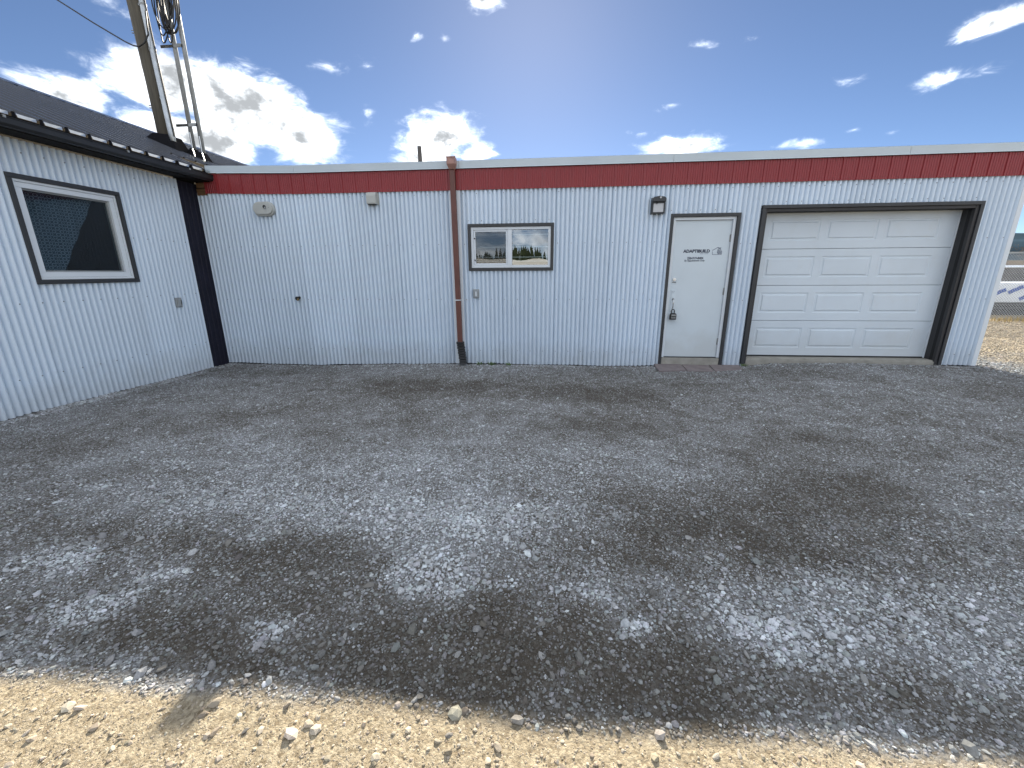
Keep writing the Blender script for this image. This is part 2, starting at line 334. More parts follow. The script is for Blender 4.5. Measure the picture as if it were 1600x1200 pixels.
# value noise for ground relief and gravel patches
def vnoise(x, y, seed=0):
    xi, yi = np.floor(x).astype(np.int64), np.floor(y).astype(np.int64); fx, fy = x-xi, y-yi
    fx, fy = fx*fx*(3-2*fx), fy*fy*(3-2*fy)
    def h(a, b):
        n = (a*374761393+b*668265263+seed*974634777) & 0x7fffffff
        n = ((n ^ (n >> 13))*1274126177) & 0x7fffffff
        return ((n ^ (n >> 16)) & 0xffff)/65535.
    return (h(xi, yi)*(1-fx)+h(xi+1, yi)*fx)*(1-fy)+(h(xi, yi+1)*(1-fx)+h(xi+1, yi+1)*fx)*fy
def fbm(x, y, o=4, seed=0):
    t = 0; a = .5
    for k in range(o): t = t+a*vnoise(x*2**k, y*2**k, seed+k); a *= .5
    return t/(1-.5**o)
WX = np.array([-30,-5.6,-4.9,-3.9,-2.8,-1.7,0,1,1.7,3.0,3.4,4.3,5.8,6.3,9,30]); WZ = np.array([-1.46,-1.512,-1.522,-1.53,-1.495,-1.47,-1.47,-1.476,-1.462,-1.44,-1.395,-1.372,-1.388,-1.405,-1.45,-1.45])+H
def gz(x, y):
    x = np.asarray(x, float); y = np.asarray(y, float)
    t = np.clip(-y/3.2, 0, 1); t = t*t*(3-2*t); t = np.where(y > 0, np.clip(y/3., 0, 1), t)
    near = np.exp(-(np.maximum(np.abs(x)-7, 0)/6)**2)*np.exp(-(np.maximum(np.abs(y+3)-4, 0)/5)**2)
    return (np.interp(x, WX, WZ)*(1-t)+.02*t) + near*(fbm(x*.9, y*.9, 3, 4)-.5)*.028*np.clip(-y/.6, 0, 1)
DARK = [(-0.97,-1.49,2.24,0.42,-.8),(0.57,-1.76,0.73,0.46,-.6),(-2.65,-1.45,0.70,0.38,-.4),(-3.20,-2.73,0.45,0.20,-.8),(0.49,-2.83,0.49,0.25,-.8),(-1.35,-2.91,0.25,0.14,-.4),(-4.23,-3.67,0.73,0.27,-.6),(-3.09,-4.41,0.22,0.11,-.6),(-2.14,-4.80,0.93,0.24,-.8),(-1.32,-4.73,0.60,0.17,-.8),(-0.96,-5.12,0.88,0.26,-.8),(-1.83,-5.39,0.66,0.17,-.8),(0.0,-5.24,0.65,0.28,-1.1),(0.38,-4.59,0.39,0.20,-.6),(1.09,-4.42,0.66,0.42,-1.1),(1.99,-3.74,0.41,0.24,-.9),(2.63,-3.51,0.16,0.10,-.7),(2.35,-3.89,0.18,0.08,-.7),(2.19,-4.18,0.16,0.07,-.7),(2.36,-2.95,0.34,0.12,-.7),(1.57,-3.28,0.26,0.10,-.6),(1.90,-4.08,0.48,0.20,-.4),(0.72,-5.32,0.48,0.19,-.7),(1.38,-5.44,0.34,0.09,-.8),(-0.85,-5.42,0.73,0.10,-.7),(1.63,-4.64,0.39,0.2,-.45)]
PALE = [(-1.14,-3.98,1.75,0.72,.62),(-0.34,-4.5,0.55,0.25,.6),(-0.66,-4.86,0.27,0.13,.9),(-1.18,-5.26,0.15,0.09,1.4),(-1.83,-5.11,0.11,0.05,1.1),(-2.0,-5.28,0.22,0.09,1.2),(-2.57,-5.04,0.24,0.13,1.1),(-2.15,-5.36,0.13,0.05,1.),(0.36,-5.07,0.05,0.04,1.4),(-0.16,-4.93,0.17,0.07,.8),(1.56,-4.94,0.65,0.40,.6),(1.02,-5.18,0.17,0.17,.8),(0.87,-4.96,0.15,0.14,.6),(0.24,-4.92,0.11,0.08,.8),(3.23,-3.34,0.74,1.05,.22),(-2.88,-3.42,0.69,0.41,.2),(0.69,-3.75,0.94,0.42,.3)]
def warp(x, y): return x+(fbm(x*2.2, y*2.2, 4, 21)-.5)*.5, y+(fbm(x*2.2, y*2.2, 4, 33)-.5)*.36
def blobs(L, wx, wy):
    t = 0
    for cx, cy, rx, ry, w in L: t = t+w*np.exp(-(((wx-cx)/rx)**2+((wy-cy)/ry)**2)**1.3)
    return t
def tone_at(x, y, pale=1.):
    wx, wy = warp(x, y)
    t = np.full_like(x, .47)+(fbm(x*1.1, y*1.6, 4, 50)-.5)*.30+(fbm(x*7, y*7, 3, 9)-.5)*.26
    t = t+.205*blobs(DARK, wx, wy)+pale*.28*blobs(PALE, wx, wy)
    return np.clip(t, .04, .98)
def pale_at(x, y):
    wx, wy = warp(x, y); p = blobs(PALE, wx, wy)+.25*np.minimum(blobs(DARK, wx, wy), 0)
    return np.clip(p*1.15+(fbm(x*9, y*9, 3, 71)-.5)*1.3-.12, 0, 1)
def sunlit_at(x, y):  # sunlit mask along the shadow edge: paints ground and stones tan, thins the stones
    n = (fbm(x*3.5, y*3.5, 4, 77)-.5)
    a = np.clip((-5.53+n*.09-y)/.05, 0, 1); b = np.clip((x-6.9+n)/.8, 0, .78); c = np.clip((y-.5)/1, 0, 1)
    return np.maximum(np.maximum(a, b), c)

# ------------------------------------------------------------------ ground
def axis(lo, hi, step, far, n):
    a = np.arange(lo, hi+1e-6, step); g = np.geomspace(step*2, far, n)
    return np.concatenate([(lo-g)[::-1], a, hi+g])
gx, gy = axis(-6.2, 8.2, .05, 1500, 26), axis(-7.0, .9, .05, 1500, 26)
GX, GY = np.meshgrid(gx, gy); px, py = GX.ravel(), GY.ravel()
fine = np.exp(-(np.maximum(np.abs(px)-8, 0)/2)**2)*np.exp(-(np.maximum(np.abs(py+3)-4.2, 0)/2)**2)
pz = gz(px, py)+fine*((fbm(px*9, py*9, 3, 60)-.5)*.014)
nx, ny = len(gx), len(gy); idx = np.arange(nx*ny).reshape(ny, nx)
faces = np.stack([idx[:-1,:-1], idx[:-1,1:], idx[1:,1:], idx[1:,:-1]], -1).reshape(-1, 4)
def np_mesh(name, verts, faces, material, smooth=True):
    me = bpy.data.meshes.new(name); k = faces.shape[1]
    me.vertices.add(len(verts)); me.vertices.foreach_set('co', verts.astype(np.float32).ravel())
    me.loops.add(faces.size); me.loops.foreach_set('vertex_index', faces.astype(np.int32).ravel())
    me.polygons.add(len(faces)); me.polygons.foreach_set('loop_start', np.arange(0, faces.size, k, dtype=np.int32))
    me.polygons.foreach_set('use_smooth', np.full(len(faces), smooth)); me.update(calc_edges=True); me.materials.append(material); return me
gme = np_mesh('ground', np.stack([px, py, pz], 1), faces, M['ground'])
for nm, val in (('tone', tone_at(px, py, .35)-.13), ('dry', sunlit_at(px, py))):
    at = gme.attributes.new(nm, 'FLOAT', 'POINT'); at.data.foreach_set('value', val.astype(np.float32))
ground = bpy.data.objects.new('ground', gme); scene.collection.objects.link(ground); ground['kind'] = 'structure'

# gravel: every chip is a small faceted stone
ph = (1+5**.5)/2
ICO = np.array([(-1,ph,0),(1,ph,0),(-1,-ph,0),(1,-ph,0),(0,-1,ph),(0,1,ph),(0,-1,-ph),(0,1,-ph),(ph,0,-1),(ph,0,1),(-ph,0,-1),(-ph,0,1)])/math.sqrt(1+ph*ph)
ICOF = np.array([(0,11,5),(0,5,1),(0,1,7),(0,7,10),(0,10,11),(1,5,9),(5,11,4),(11,10,2),(10,7,6),(7,1,8),(3,9,4),(3,4,2),(3,2,6),(3,6,8),(3,8,9),(4,9,5),(2,4,11),(6,2,10),(8,6,7),(9,8,1)])
OCT = np.array([(1,0,0),(-1,0,0),(0,1,0),(0,-1,0),(0,0,1),(0,0,-1)], float)
OCTF = np.array([(0,2,4),(2,1,4),(1,3,4),(3,0,4),(2,0,5),(1,2,5),(3,1,5),(0,3,5)])
def in_view(x, y): return np.abs(x+.09*(y+6.58)) < 1.42*(y+6.58)+.55
def inside(x, y): return (x > X0+.03) & ~((y > -.05) & (x < 6.35))
def stone_color(x, y, n, amp=1.0):
    t0 = tone_at(x, y); t = np.clip(t0+(.02+t0*.06)+rng.normal(0, 1, n)*(.08+.16*t0)+np.where(rng.random(n) < .03+.18*t0, rng.uniform(.1, .42, n), 0), .0, 1.1); d = sunlit_at(x, y)
    lo, hi = np.array([.075,.066,.054]), np.array([.49,.51,.53])
    c = lo+(hi-lo)*(t**1.35)[:, None]
    sunlit_c = np.array([.23,.19,.14])+np.array([.21,.195,.17])*rng.random(n)[:, None]  # sunlit tan for chips outside the shade, sunlight put into the colour
    c = c*(1-d[:, None])+sunlit_c*d[:, None]
    return np.clip(c*(1+rng.normal(0, .10, (n, 1))+rng.normal(0, .018, (n, 3))), .01, .75)
def scatter(n, x0, x1, y0, y1, rlo, rhi, base, bf, flat=.6, dens=None):
    x = rng.uniform(x0, x1, n); y = rng.uniform(y0, y1, n); ok = in_view(x, y) & inside(x, y)
    if dens is not None: ok &= rng.random(n) < dens(x, y)
    x, y = x[ok], y[ok]; n = len(x)
    r = rlo*(rhi/rlo)**(rng.random(n)**1.7)
    V = base[None]*(1+rng.uniform(-.28, .28, (n, len(base), 3)))
    V = V*np.stack([np.ones(n), rng.uniform(.6, 1, n), flat*rng.uniform(.65, 1.1, n)], 1)[:, None, :]
    a = rng.uniform(0, 6.283, n); ca, sa = np.cos(a)[:, None], np.sin(a)[:, None]; tl = rng.normal(0, .28, n)[:, None]
    X, Y, Z = V[..., 0], V[..., 1], V[..., 2]; Z = Z+X*tl; X, Y = X*ca-Y*sa, X*sa+Y*ca
    V = np.stack([X, Y, Z], -1)*r[:, None, None]
    V[..., 0] += x[:, None]; V[..., 1] += y[:, None]; V[..., 2] += (gz(x, y)+(fbm(x*9, y*9, 3, 60)-.5)*.014+r*flat*.28)[:, None]
    F = (bf[None]+(np.arange(n)*len(base))[:, None, None]).reshape(-1, 3)
    C = np.repeat(stone_color(x, y, n), len(base), 0)
    return V.reshape(-1, 3), F, C
pal = lambda x, y: np.clip((tone_at(x, y)-.35)*1.9, .12, 1)
sparse_sunlit = lambda x, y: np.where(sunlit_at(x, y) > .5, .10, .8)
grit = lambda x, y: np.where(sunlit_at(x, y) > .5, .9, 0)
not_sunlit = lambda x, y: sunlit_at(x, y) < .5
beyond = lambda x, y: x > 6.30*(y+6.58)/6.58-.1
parts = [
 scatter(60000, 6.3, 14.5, -.6, 6.6, .009, .024, OCT, OCTF, dens=beyond),
 scatter(26000, -2.6, 2.2, -5.95, -5.3, .0016, .0042, OCT, OCTF, dens=grit),
 scatter(3200, -5.5, 6.4, -.16, -.02, .008, .021, ICO, ICOF),
 scatter(2600, X0+.03, X0+.2, -3.4, -.02, .008, .020, ICO, ICOF),
 scatter(88000, -3.9, 3.3, -5.95, -4.3, .0030, .0080, ICO, ICOF, dens=sparse_sunlit),
 scatter(38000, -3.9, 3.3, -5.6, -4.2, .0060, .0150, ICO, ICOF, dens=lambda x, y: pale_at(x, y)*not_sunlit(x, y)),
 scatter(30000, -3.9, 3.3, -5.95, -4.2, .0050, .0130, ICO, ICOF, dens=lambda x, y: np.where(not_sunlit(x, y), .62, .10)),
 scatter(1800, -3.9, 3.3, -5.9, -4.2, .015, .026, ICO, ICOF, dens=lambda x, y: np.clip(.22+pale_at(x, y)*.5, 0, .8)),
 scatter(90000, -5.6, 4.8, -4.3, -2.6, .0045, .0105, OCT, OCTF),
 scatter(30000, -4.6, 4.2, -4.5, -2.9, .0060, .0125, OCT, OCTF, dens=pale_at),
 scatter(3600, -5.6, 4.8, -4.3, -2.6, .010, .019, ICO, ICOF, dens=pal),
 scatter(80000, -5.6, 7.6, -2.6, .35, .006, .0135, OCT, OCTF),
 scatter(2200, -5.6, 7.6, -2.6, .0, .012, .024, ICO, ICOF, dens=lambda x, y: np.clip(.15+np.exp(y*3), 0, 1))]
vo_, fo_, co_ = [], [], []; base_n = 0
for V, F, C in parts: vo_.append(V); fo_.append(F+base_n); co_.append(C); base_n += len(V)
sv, sf, sc_ = np.concatenate(vo_), np.concatenate(fo_), np.concatenate(co_)
sme = np_mesh('gravel', sv, sf, M['stone'], smooth=False)
ca_ = sme.color_attributes.new('Col', 'FLOAT_COLOR', 'POINT'); ca_.data.foreach_set('color', np.concatenate([sc_, np.ones((len(sc_), 1))], 1).astype(np.float32).ravel())
gravel = bpy.data.objects.new('gravel', sme); scene.collection.objects.link(gravel); gravel.parent = ground; gravel['kind'] = 'stuff'
# the 300 loose stones that show largest are single pieces of the ground
def pebble_mesh(seed, material):
    rr = np.random.default_rng(seed); V, F = ICO.copy(), ICOF
    E = {}; V = list(V); F2 = []
    def midp(a, b):
        k = (min(a, b), max(a, b))
        if k not in E: p = (V[a]+V[b])/2; V.append(p/np.linalg.norm(p)); E[k] = len(V)-1
        return E[k]
    for a, b, c in F:
        ab, bc, ca = midp(a, b), midp(b, c), midp(c, a); F2 += [(a, ab, ca), (b, bc, ab), (c, ca, bc), (ab, bc, ca)]
    V = np.array(V)
    for k in range(7):                      # a few flat breaks, as on crushed rock
        d = rr.normal(size=3); d /= np.linalg.norm(d); c = rr.uniform(.42, .75); q = V@d; V = V-np.maximum(q-c, 0)[:, None]*d
    V = V*np.array([1, rr.uniform(.5, .9), rr.uniform(.32, .62)])*(1+rr.normal(0, .05, V.shape))
    me = np_mesh('stone', V, np.array(F2), material, smooth=False); return me
PEB = [[pebble_mesh(k, m_) for k in range(5)] for m_ in STONES]; PEB_SUNLIT = [[pebble_mesh(10+k, m_) for k in range(5)] for m_ in STONES_SUNLIT]
ns = 0
while ns < 290:
    y = -5.78+1.65*random.random()**1.25; x = random.uniform(-2.6, 2.1)
    if abs(x+.09*(y+6.58)) > 1.36*(y+6.58): continue
    xa, ya = np.array([x]), np.array([y]); t = tone_at(xa, ya)[0]; d = sunlit_at(xa, ya)[0]
    if random.random() > (.45+t*.6): continue
    r = random.uniform(.011, .021)*(1.5 if random.random() < .12 else 1)
    me = random.choice(PEB_SUNLIT)[random.randrange(5)] if d > .5 else PEB[min(3, max(0, int((t+random.gauss(.12, .2))*4)))][random.randrange(5)]
    o = bpy.data.objects.new('stone', me); scene.collection.objects.link(o); o.parent = ground
    o.location = (x, y, float(gz(x, y))+r*.10); o.rotation_euler = (random.gauss(0, .2), random.gauss(0, .2), random.uniform(0, 6.28)); o.scale = (r, r, r); ns += 1

# ------------------------------------------------------------------ corrugated siding
PITCH, AMP, CREST = .2032/3, .046, .030
def prof(u, phase): return -AMP*(.5+.5*math.cos(2*math.pi*(u-phase)/PITCH))**.34+(AMP-CREST)
def corrugated(name, T, parent, u0, u1, w0, w1, phase, material='siding'):
    """a run of cladding made of lapped sheets, twelve ribs wide"""
    W = PITCH*12; k0 = math.floor((u0-phase)/W)
    while phase+k0*W < u1-1e-6:
        a, b = max(u0, phase+k0*W-PITCH*.5), min(u1, phase+(k0+1)*W-PITCH*.5); lift = -.0012*(k0 % 2); k0 += 1
        if b-a < .004: continue
        mb = MB(T); n = max(2, int(round((b-a)/PITCH*16))); prev = None
        for k in range(n+1):
            u = a+(b-a)*k/n; v = prof(u, phase)+lift; lo = w0(u) if callable(w0) else w0
            c = [mb.P((u, v, lo)), mb.P((u, v, w1))]
            if prev: mb.f.append([prev[0], c[0], c[1], prev[1]])
            prev = c
        mb.build(name, material, parent, smooth=True)
def screws(T, parent, rows, phase, name='screws'):
    mb = MB(T)
    for u0, u1, w, step, first in rows:
        u = first
        while u < u1:
            uc = phase+round((u-phase)/PITCH)*PITCH
            if u > u0:
                c = [(uc+.0058*math.cos(k*math.pi/3), w+.0058*math.sin(k*math.pi/3)) for k in range(6)]
                mb.prism(c, -CREST-.0055, -CREST+.002)
            u += step
    return mb.build(name, 'screw', parent, kind='stuff')

# ------------------------------------------------------------------ main building
ZC = lambda z: z+H
bld = thing('workshop_building', 'long low workshop clad in white corrugated metal with a red fascia', 'building', (0, 0, 0))
gb = lambda u: float(gz(u, -.02))-.004+.034*float(fbm(np.array([u*2.3]), np.array([.3]), 3, 90)[0])
PH = .103
TOP = ZC(1.235)
wl_, wr_, wt_, wb_ = -1.266, .045, ZC(.707), ZC(.020)
dl_, dr_, dt_ = 1.727, 2.702, ZC(.800)
gl_, gr_, gt_ = 2.981, 5.845, ZC(.892)
corrugated('siding_sheet', MAIN, bld, X0+.005, -1.46, gb, TOP, PH)
corrugated('siding_sheet', MAIN, bld, -1.43, wl_+.02, gb, TOP, PH)
corrugated('siding_sheet', MAIN, bld, wl_+.02, wr_-.02, gb, wb_+.02, PH)
corrugated('siding_sheet', MAIN, bld, wl_+.02, wr_-.02, wt_-.02, TOP, PH)
corrugated('siding_sheet', MAIN, bld, wr_-.02, dl_+.02, gb, TOP, PH)
corrugated('siding_sheet', MAIN, bld, dl_+.02, dr_-.02, dt_-.02, TOP, PH)
corrugated('siding_sheet', MAIN, bld, dr_-.02, gl_+.02, gb, TOP, PH)
corrugated('siding_sheet', MAIN, bld, gl_+.02, gr_-.02, gt_-.02, TOP, PH)
corrugated('siding_sheet', MAIN, bld, gr_-.02, 6.262, gb, TOP, PH)
S = .2032
screws(MAIN, bld, [
 (X0, -1.55, ZC(.417), S, -5.588), (X0, -1.55, ZC(-.414), S, -5.377), (X0, -1.55, ZC(1.125), S, -5.55), (X0, -1.55, ZC(-1.235), S, -5.45),
 (-1.33, wl_-.03, ZC(.417), S, -1.319), (wr_+.03, dl_-.03, ZC(.417), S, .103), (-1.33, dl_-.03, ZC(-.414), S, -1.313), (-1.33, 6.25, ZC(1.132), S, -1.325), (-1.33, dl_-.03, ZC(-1.235), S, -1.30),
 (wl_-.05, wr_+.05, ZC(.752), S, -1.23), (dl_-.02, dr_+.02, ZC(.845), S, 1.75), (dr_+.02, gl_-.01, ZC(.38), S/1.5, 2.75), (dr_+.02, gl_-.01, ZC(-.43), S/1.5, 2.75), (dr_+.02, gl_-.01, ZC(-1.22), S/1.5, 2.75),
 (gl_, gr_, ZC(.935), S, 3.115), (gr_+.02, 6.25, ZC(.42), S, 5.99), (gr_+.02, 6.25, ZC(-.41), S, 5.99), (gr_+.02, 6.25, ZC(-1.22), S, 5.99)], PH)
# dark sheathing behind the metal, with the openings left free, and the rest of the shell
mb = MB()
for a, b, c, d in ((X0+.01, wl_+.04, -.25, TOP), (wl_+.04, wr_-.04, -.25, wb_+.04), (wl_+.04, wr_-.04, wt_-.04, TOP), (wr_-.04, dl_+.04, -.25, TOP), (dl_+.04, dr_-.04, dt_-.04, TOP),
                   (dr_-.04, gl_+.09, -.25, TOP), (gl_+.09, gr_-.09, gt_-.09, TOP), (gr_-.09, 6.25, -.25, TOP)):
    mb.box(a, b, .022, .07, c, d)
mb.box(X0+.01, 6.25, .0, .07, TOP+.002, ZC(1.50))
mb.build('sheathing', 'dark', bld)
mb = MB(); mb.box(6.19, 6.25, .075, 9.0, -.25, ZC(1.5)); mb.box(X0+.01, 6.185, 8.94, 9.0, -.25, ZC(1.5)); mb.build('shell_wall', 'siding', bld)
mb = MB(); mb.hexa([(X0+.02, .075, ZC(1.44)), (6.185, .075, ZC(1.44)), (6.185, 8.93, ZC(1.30)), (X0+.02, 8.93, ZC(1.30)), (X0+.02, .075, ZC(1.50)), (6.185, .075, ZC(1.50)), (6.185, 8.93, ZC(1.36)), (X0+.02, 8.93, ZC(1.36))]).build('roof_deck', 'grey', bld)
# right corner trim
mb = MB(); mb.box(6.262, 6.325, -.036, -.030, gb(6.3), ZC(1.19)); mb.box(6.317, 6.325, -.0295, .06, gb(6.3), ZC(1.19)); mb.box(6.262, 6.268, -.0295, -.002, gb(6.3), ZC(1.19)); mb.build('corner_trim', 'white', bld)
# red fascia panels, one sheet rib each
def red_panel_mesh():
    mb = MB(); w = S; h = .285; pts = [(0, -.038), (.004, -.050), (.014, -.050), (.018, -.038)]
    for k in range(1, 6):
        c = .018+(w-.018)*k/6; pts += [(c-.007, -.038), (c-.003, -.0435), (c+.003, -.0435), (c+.007, -.038)]
    pts.append((w, -.038)); prev = None
    for u, v in pts:
        a = [mb.P((u, v, 0)), mb.P((u, v, h))]
        if prev: mb.f.append([prev[0], a[0], a[1], prev[1]])
        prev = a
    o = mb.build('fascia_panel', 'red', bld); return o
capz = lambda x: float(np.interp(x, [-5.6, -5.3, -4.6, -3.9, -1.4, 2.4, 6.35], [1.618, 1.608, 1.588, 1.573, 1.571, 1.575, 1.588]))
rp0 = red_panel_mesh(); x = -5.415; first = True
while x < 6.2:
    o = rp0 if first else rp0.copy()
    if not first: scene.collection.objects.link(o)
    first = False; o.location = (x, 0, ZC(capz(x+.1)-.392)); x += S
mb = MB(); mb.box(-5.415+S*58, 6.335, -.042, -.034, ZC(1.19), ZC(1.475)); mb.build('fascia_end', 'red', bld)
mb = MB()
k = -5.30
while k < 6.2:
    for dz in (-.36, -.14):
        c = [(k+.005*math.cos(j*math.pi/3), ZC(capz(k)+dz)+.005*math.sin(j*math.pi/3)) for j in range(6)]; mb.prism(c, -.046, -.037)
    k += S
mb.build('fascia_screws', 'rust', bld, kind='stuff')
# coping in lengths
cuts = [-5.335, -3.9, -1.36, 1.69, 4.74, 6.345]
for a, b in zip(cuts, cuts[1:]):
    mb = MB(); n = 6
    for i in range(n):
        p, q = a+(b-a-.004)*i/n, a+(b-a-.004)*(i+1)/n; zp, zq = ZC(capz(p)), ZC(capz(q))
        mb.hexa([(p, -.066, zp-.104), (q, -.066, zq-.104), (q, -.052, zq-.104), (p, -.052, zp-.104), (p, -.066, zp), (q, -.066, zq), (q, -.052, zq), (p, -.052, zp)])
        mb.quad((p, -.066, zp+.001), (q, -.066, zq+.001), (q, .16, zq+.012), (p, .16, zp+.012))
        mb.quad((p, -.071, zp-.104), (q, -.071, zq-.104), (q, -.066, zq-.094), (p, -.066, zp-.094))
        mb.quad((p, .16, zp+.012), (q, .16, zq+.012), (q, .16, zq-.09), (p, .16, zp-.09))
    mb.build('coping', 'coping', bld)
# rough timber ends left open between the wing and the fascia
for k, (a, b) in enumerate(((1.195, 1.285), (1.295, 1.37), (1.38, 1.45))):
    mb = MB(); mb.box(X0+.04+.01*k, -5.42, -.040-.004*(k % 2), .0, ZC(a), ZC(b)); mb.build('timber_end', 'oldwood', bld, bevel=.004)

# --- window of the workshop
win = MB(); win.frame(wl_, wr_, wb_, wt_, .044, -.042, .010); wino = win.build('window', 'charcoal', bld, bevel=.003)
mb = MB(); mb.frame(wl_+.046, wr_-.046, wb_+.046, wt_-.046, .040, -.022, .03); mb.box(-.655, -.590, -.020, .03, wb_+.087, wt_-.087); mb.build('frame', 'white', wino, bevel=.003)
mb = MB(); mb.frame(wl_+.088, -.657, wb_+.088, wt_-.088, .026, -.012, .022); mb.build('sash', 'white', wino, bevel=.002)
mb = MB(); mb.box(wl_+.114, -.683, .010, .014, wb_+.114, wt_-.114); mb.build('pane', 'glass', wino)
mb = MB(); mb.box(-.588, wr_-.087, .012, .016, wb_+.087, wt_-.087); mb.build('pane', 'glass', wino)
mb = MB(); mb.quad((wl_+.114, -.002, wb_+.114), (-.683, -.002, wb_+.114), (-.683, -.002, wt_-.114), (wl_+.114, -.002, wt_-.114)); mb.build('insect_screen', 'screen', wino)
for w in (ZC(.555), ZC(.375), ZC(.225), ZC(.165)):
    mb = MB(); mb.box(wl_+.08, wr_-.08, .075, .095, w-.007, w+.007); mb.build('blind_slat', 'white', wino)
for w in (ZC(.50), ZC(.18)):
    mb = MB(); mb.disc((wl_+.101, w), .011, -.022, -.012, 8); mb.build('latch', 'black', wino)
mb = MB(); mb.box(wl_-.3, wr_+.3, 1.2, 1.24, wb_-.5, wt_+.4); mb.box(wl_-.3, wr_+.3, .08, 1.2, wb_-.5, wb_-.46); mb.box(wl_-.34, wl_-.3, .08, 1.24, wb_-.5, wt_+.4); mb.box(wr_+.3, wr_+.34, .08, 1.24, wb_-.5, wt_+.4); mb.box(wl_-.3, wr_+.3, .08, 1.2, wt_+.4, wt_+.44); mb.build('room', 'room', wino)

# --- entrance door
zb = ZC(-1.405)
mb = MB(); mb.frame(dl_, dr_, zb-.03, dt_, .045, -.042, .03, bottom=False); mb.build('door_trim', 'charcoal', bld, bevel=.003)
mb = MB(); mb.frame(dl_+.047, dr_-.047, ZC(-1.315), dt_-.047, .040, -.012, .07, bottom=False); mb.build('door_frame', 'white', bld, bevel=.003)
mb = MB(); mb.box(dl_+.089, dr_-.089, .018, .062, ZC(-1.308), dt_-.090); door = mb.build('door', 'doorwhite', bld, bevel=.002)
mb = MB(); mb.box(dl_+.05, dr_-.05, -.028, .07, zb-.05, ZC(-1.322)); mb.build('sill', 'concrete', bld, bevel=.004)
mb = MB(); mb.box(dl_+.088, dr_-.088, .000, .05, ZC(-1.321), ZC(-1.312)); mb.build('threshold', 'bronze', bld)
for zc in (ZC(.46), ZC(-.30), ZC(-1.06)):
    mb = MB(); mb.tube([(2.619, .006, zc-.055), (2.619, .006, zc+.055)], .0085, 8); mb.box(2.600, 2.638, .012, .0175, zc-.05, zc+.05); mb.build('hinge', 'galvdull', door)
mb = MB(); mb.disc((1.872, ZC(-.122)), .024, .000, .018, 16); mb.disc((1.872, ZC(-.122)), .013, -.012, .000, 12); mb.build('deadbolt', 'chrome', door, bevel=.002)
mb = MB(); mb.box(1.842, 1.902, .012, .018, ZC(-.169), ZC(-.161)); mb.build('slot_plate', 'charcoal', door)
mb = MB(); mb.box(1.848, 1.908, .010, .018, ZC(-.60), ZC(-.275)); mb.build('handle_plate', 'doorwhite', door, bevel=.003)
mb = MB()
for a, b in ((1.858, -.300), (1.872, -.297), (1.89, -.298), (1.866, -.318), (1.876, -.319)): mb.disc((a, ZC(b)), .004, .007, .010, 6)
mb.build('keyhole', 'inkgrey', door)
mb = MB(); mb.tube([(1.878, .010, ZC(-.415)), (1.878, -.030, ZC(-.42)), (1.876, -.034, ZC(-.45)), (1.876, -.032, ZC(-.54)), (1.878, .010, ZC(-.565))], .0075, 8); mb.build('handle', 'chrome', door, smooth=True)
mb = MB(); mb.disc((1.879, ZC(-.414)), .013, -.012, .010, 10); mb.build('handle_boss', 'bronze', door)
def lettering(name, text, x0, x1, zc, hgt, material, bold=0.):
    cu = bpy.data.curves.new('lettering', 'FONT'); cu.body = text; cu.size = 1; cu.offset = bold; cu.resolution_u = 3
    t = bpy.data.objects.new('lettering', cu); scene.collection.objects.link(t)
    me = bpy.data.meshes.new_from_object(t.evaluated_get(bpy.context.evaluated_depsgraph_get())); bpy.data.objects.remove(t)
    co = np.array([v.co[:] for v in me.vertices]); lo, hi = co.min(0), co.max(0)
    sx_, sz_ = (x1-x0)/(hi[0]-lo[0]), hgt/(hi[1]-lo[1])
    me.vertices.foreach_set('co', np.stack([x0+(co[:, 0]-lo[0])*sx_, np.full(len(co), .0165), zc-hgt/2+(co[:, 1]-lo[1])*sz_], 1).astype(np.float32).ravel())
    me.materials.clear(); me.materials.append(M[material]); o = bpy.data.objects.new(name, me); scene.collection.objects.link(o); o.parent = door; return o
lettering('lettering', 'ADAPTIBUILD', 1.962, 2.345, ZC(.284), .047, 'ink', .055)
mb = MB()
for k in range(11):
    if k != 5: mb.quad((2.206+.011*k, .0163, ZC(.241)), (2.2135+.011*k, .0163, ZC(.241)), (2.2135+.011*k, .0163, ZC(.250)), (2.206+.011*k, .0163, ZC(.250)))
mb.build('small_print', 'inkgrey', door)
lettering('lettering', '250-919-8404', 2.030, 2.262, ZC(.184), .037, 'ink', .04)
lettering('lettering', 'By Appointment Only', 1.995, 2.286, ZC(.146), .035, 'ink', .025)
mb = MB()
def stroke(mb, pts, w):
    for (a, b), (c, d) in zip(pts, pts[1:]):
        L = math.hypot(c-a, d-b); nx_, nz_ = -(d-b)/L*w/2, (c-a)/L*w/2
        mb.quad((a+nx_, .0163, b+nz_), (c+nx_, .0163, d+nz_), (c-nx_, .0163, d-nz_), (a-nx_, .0163, b-nz_))
stroke(mb, [(2.378, ZC(.290)), (2.455, ZC(.335)), (2.497, ZC(.315))], .009); stroke(mb, [(2.474, ZC(.318)), (2.500, ZC(.333))], .007)
stroke(mb, [(2.384, ZC(.276)), (2.384, ZC(.232)), (2.512, ZC(.232)), (2.516, ZC(.272)), (2.505, ZC(.285)), (2.500, ZC(.30)), (2.478, ZC(.312)), (2.460, ZC(.318)), (2.456, ZC(.29)), (2.450, ZC(.262)), (2.470, ZC(.240))], .007)
for k in range(5): stroke(mb, [(2.462+.011*k, ZC(.240)), (2.460+.011*k, ZC(.306-.007*k))], .0055)
for k in range(4): stroke(mb, [(2.458, ZC(.25+.015*k)), (2.510-.006*k, ZC(.25+.015*k))], .004)
mb.build('house_emblem', 'inkgrey', door)

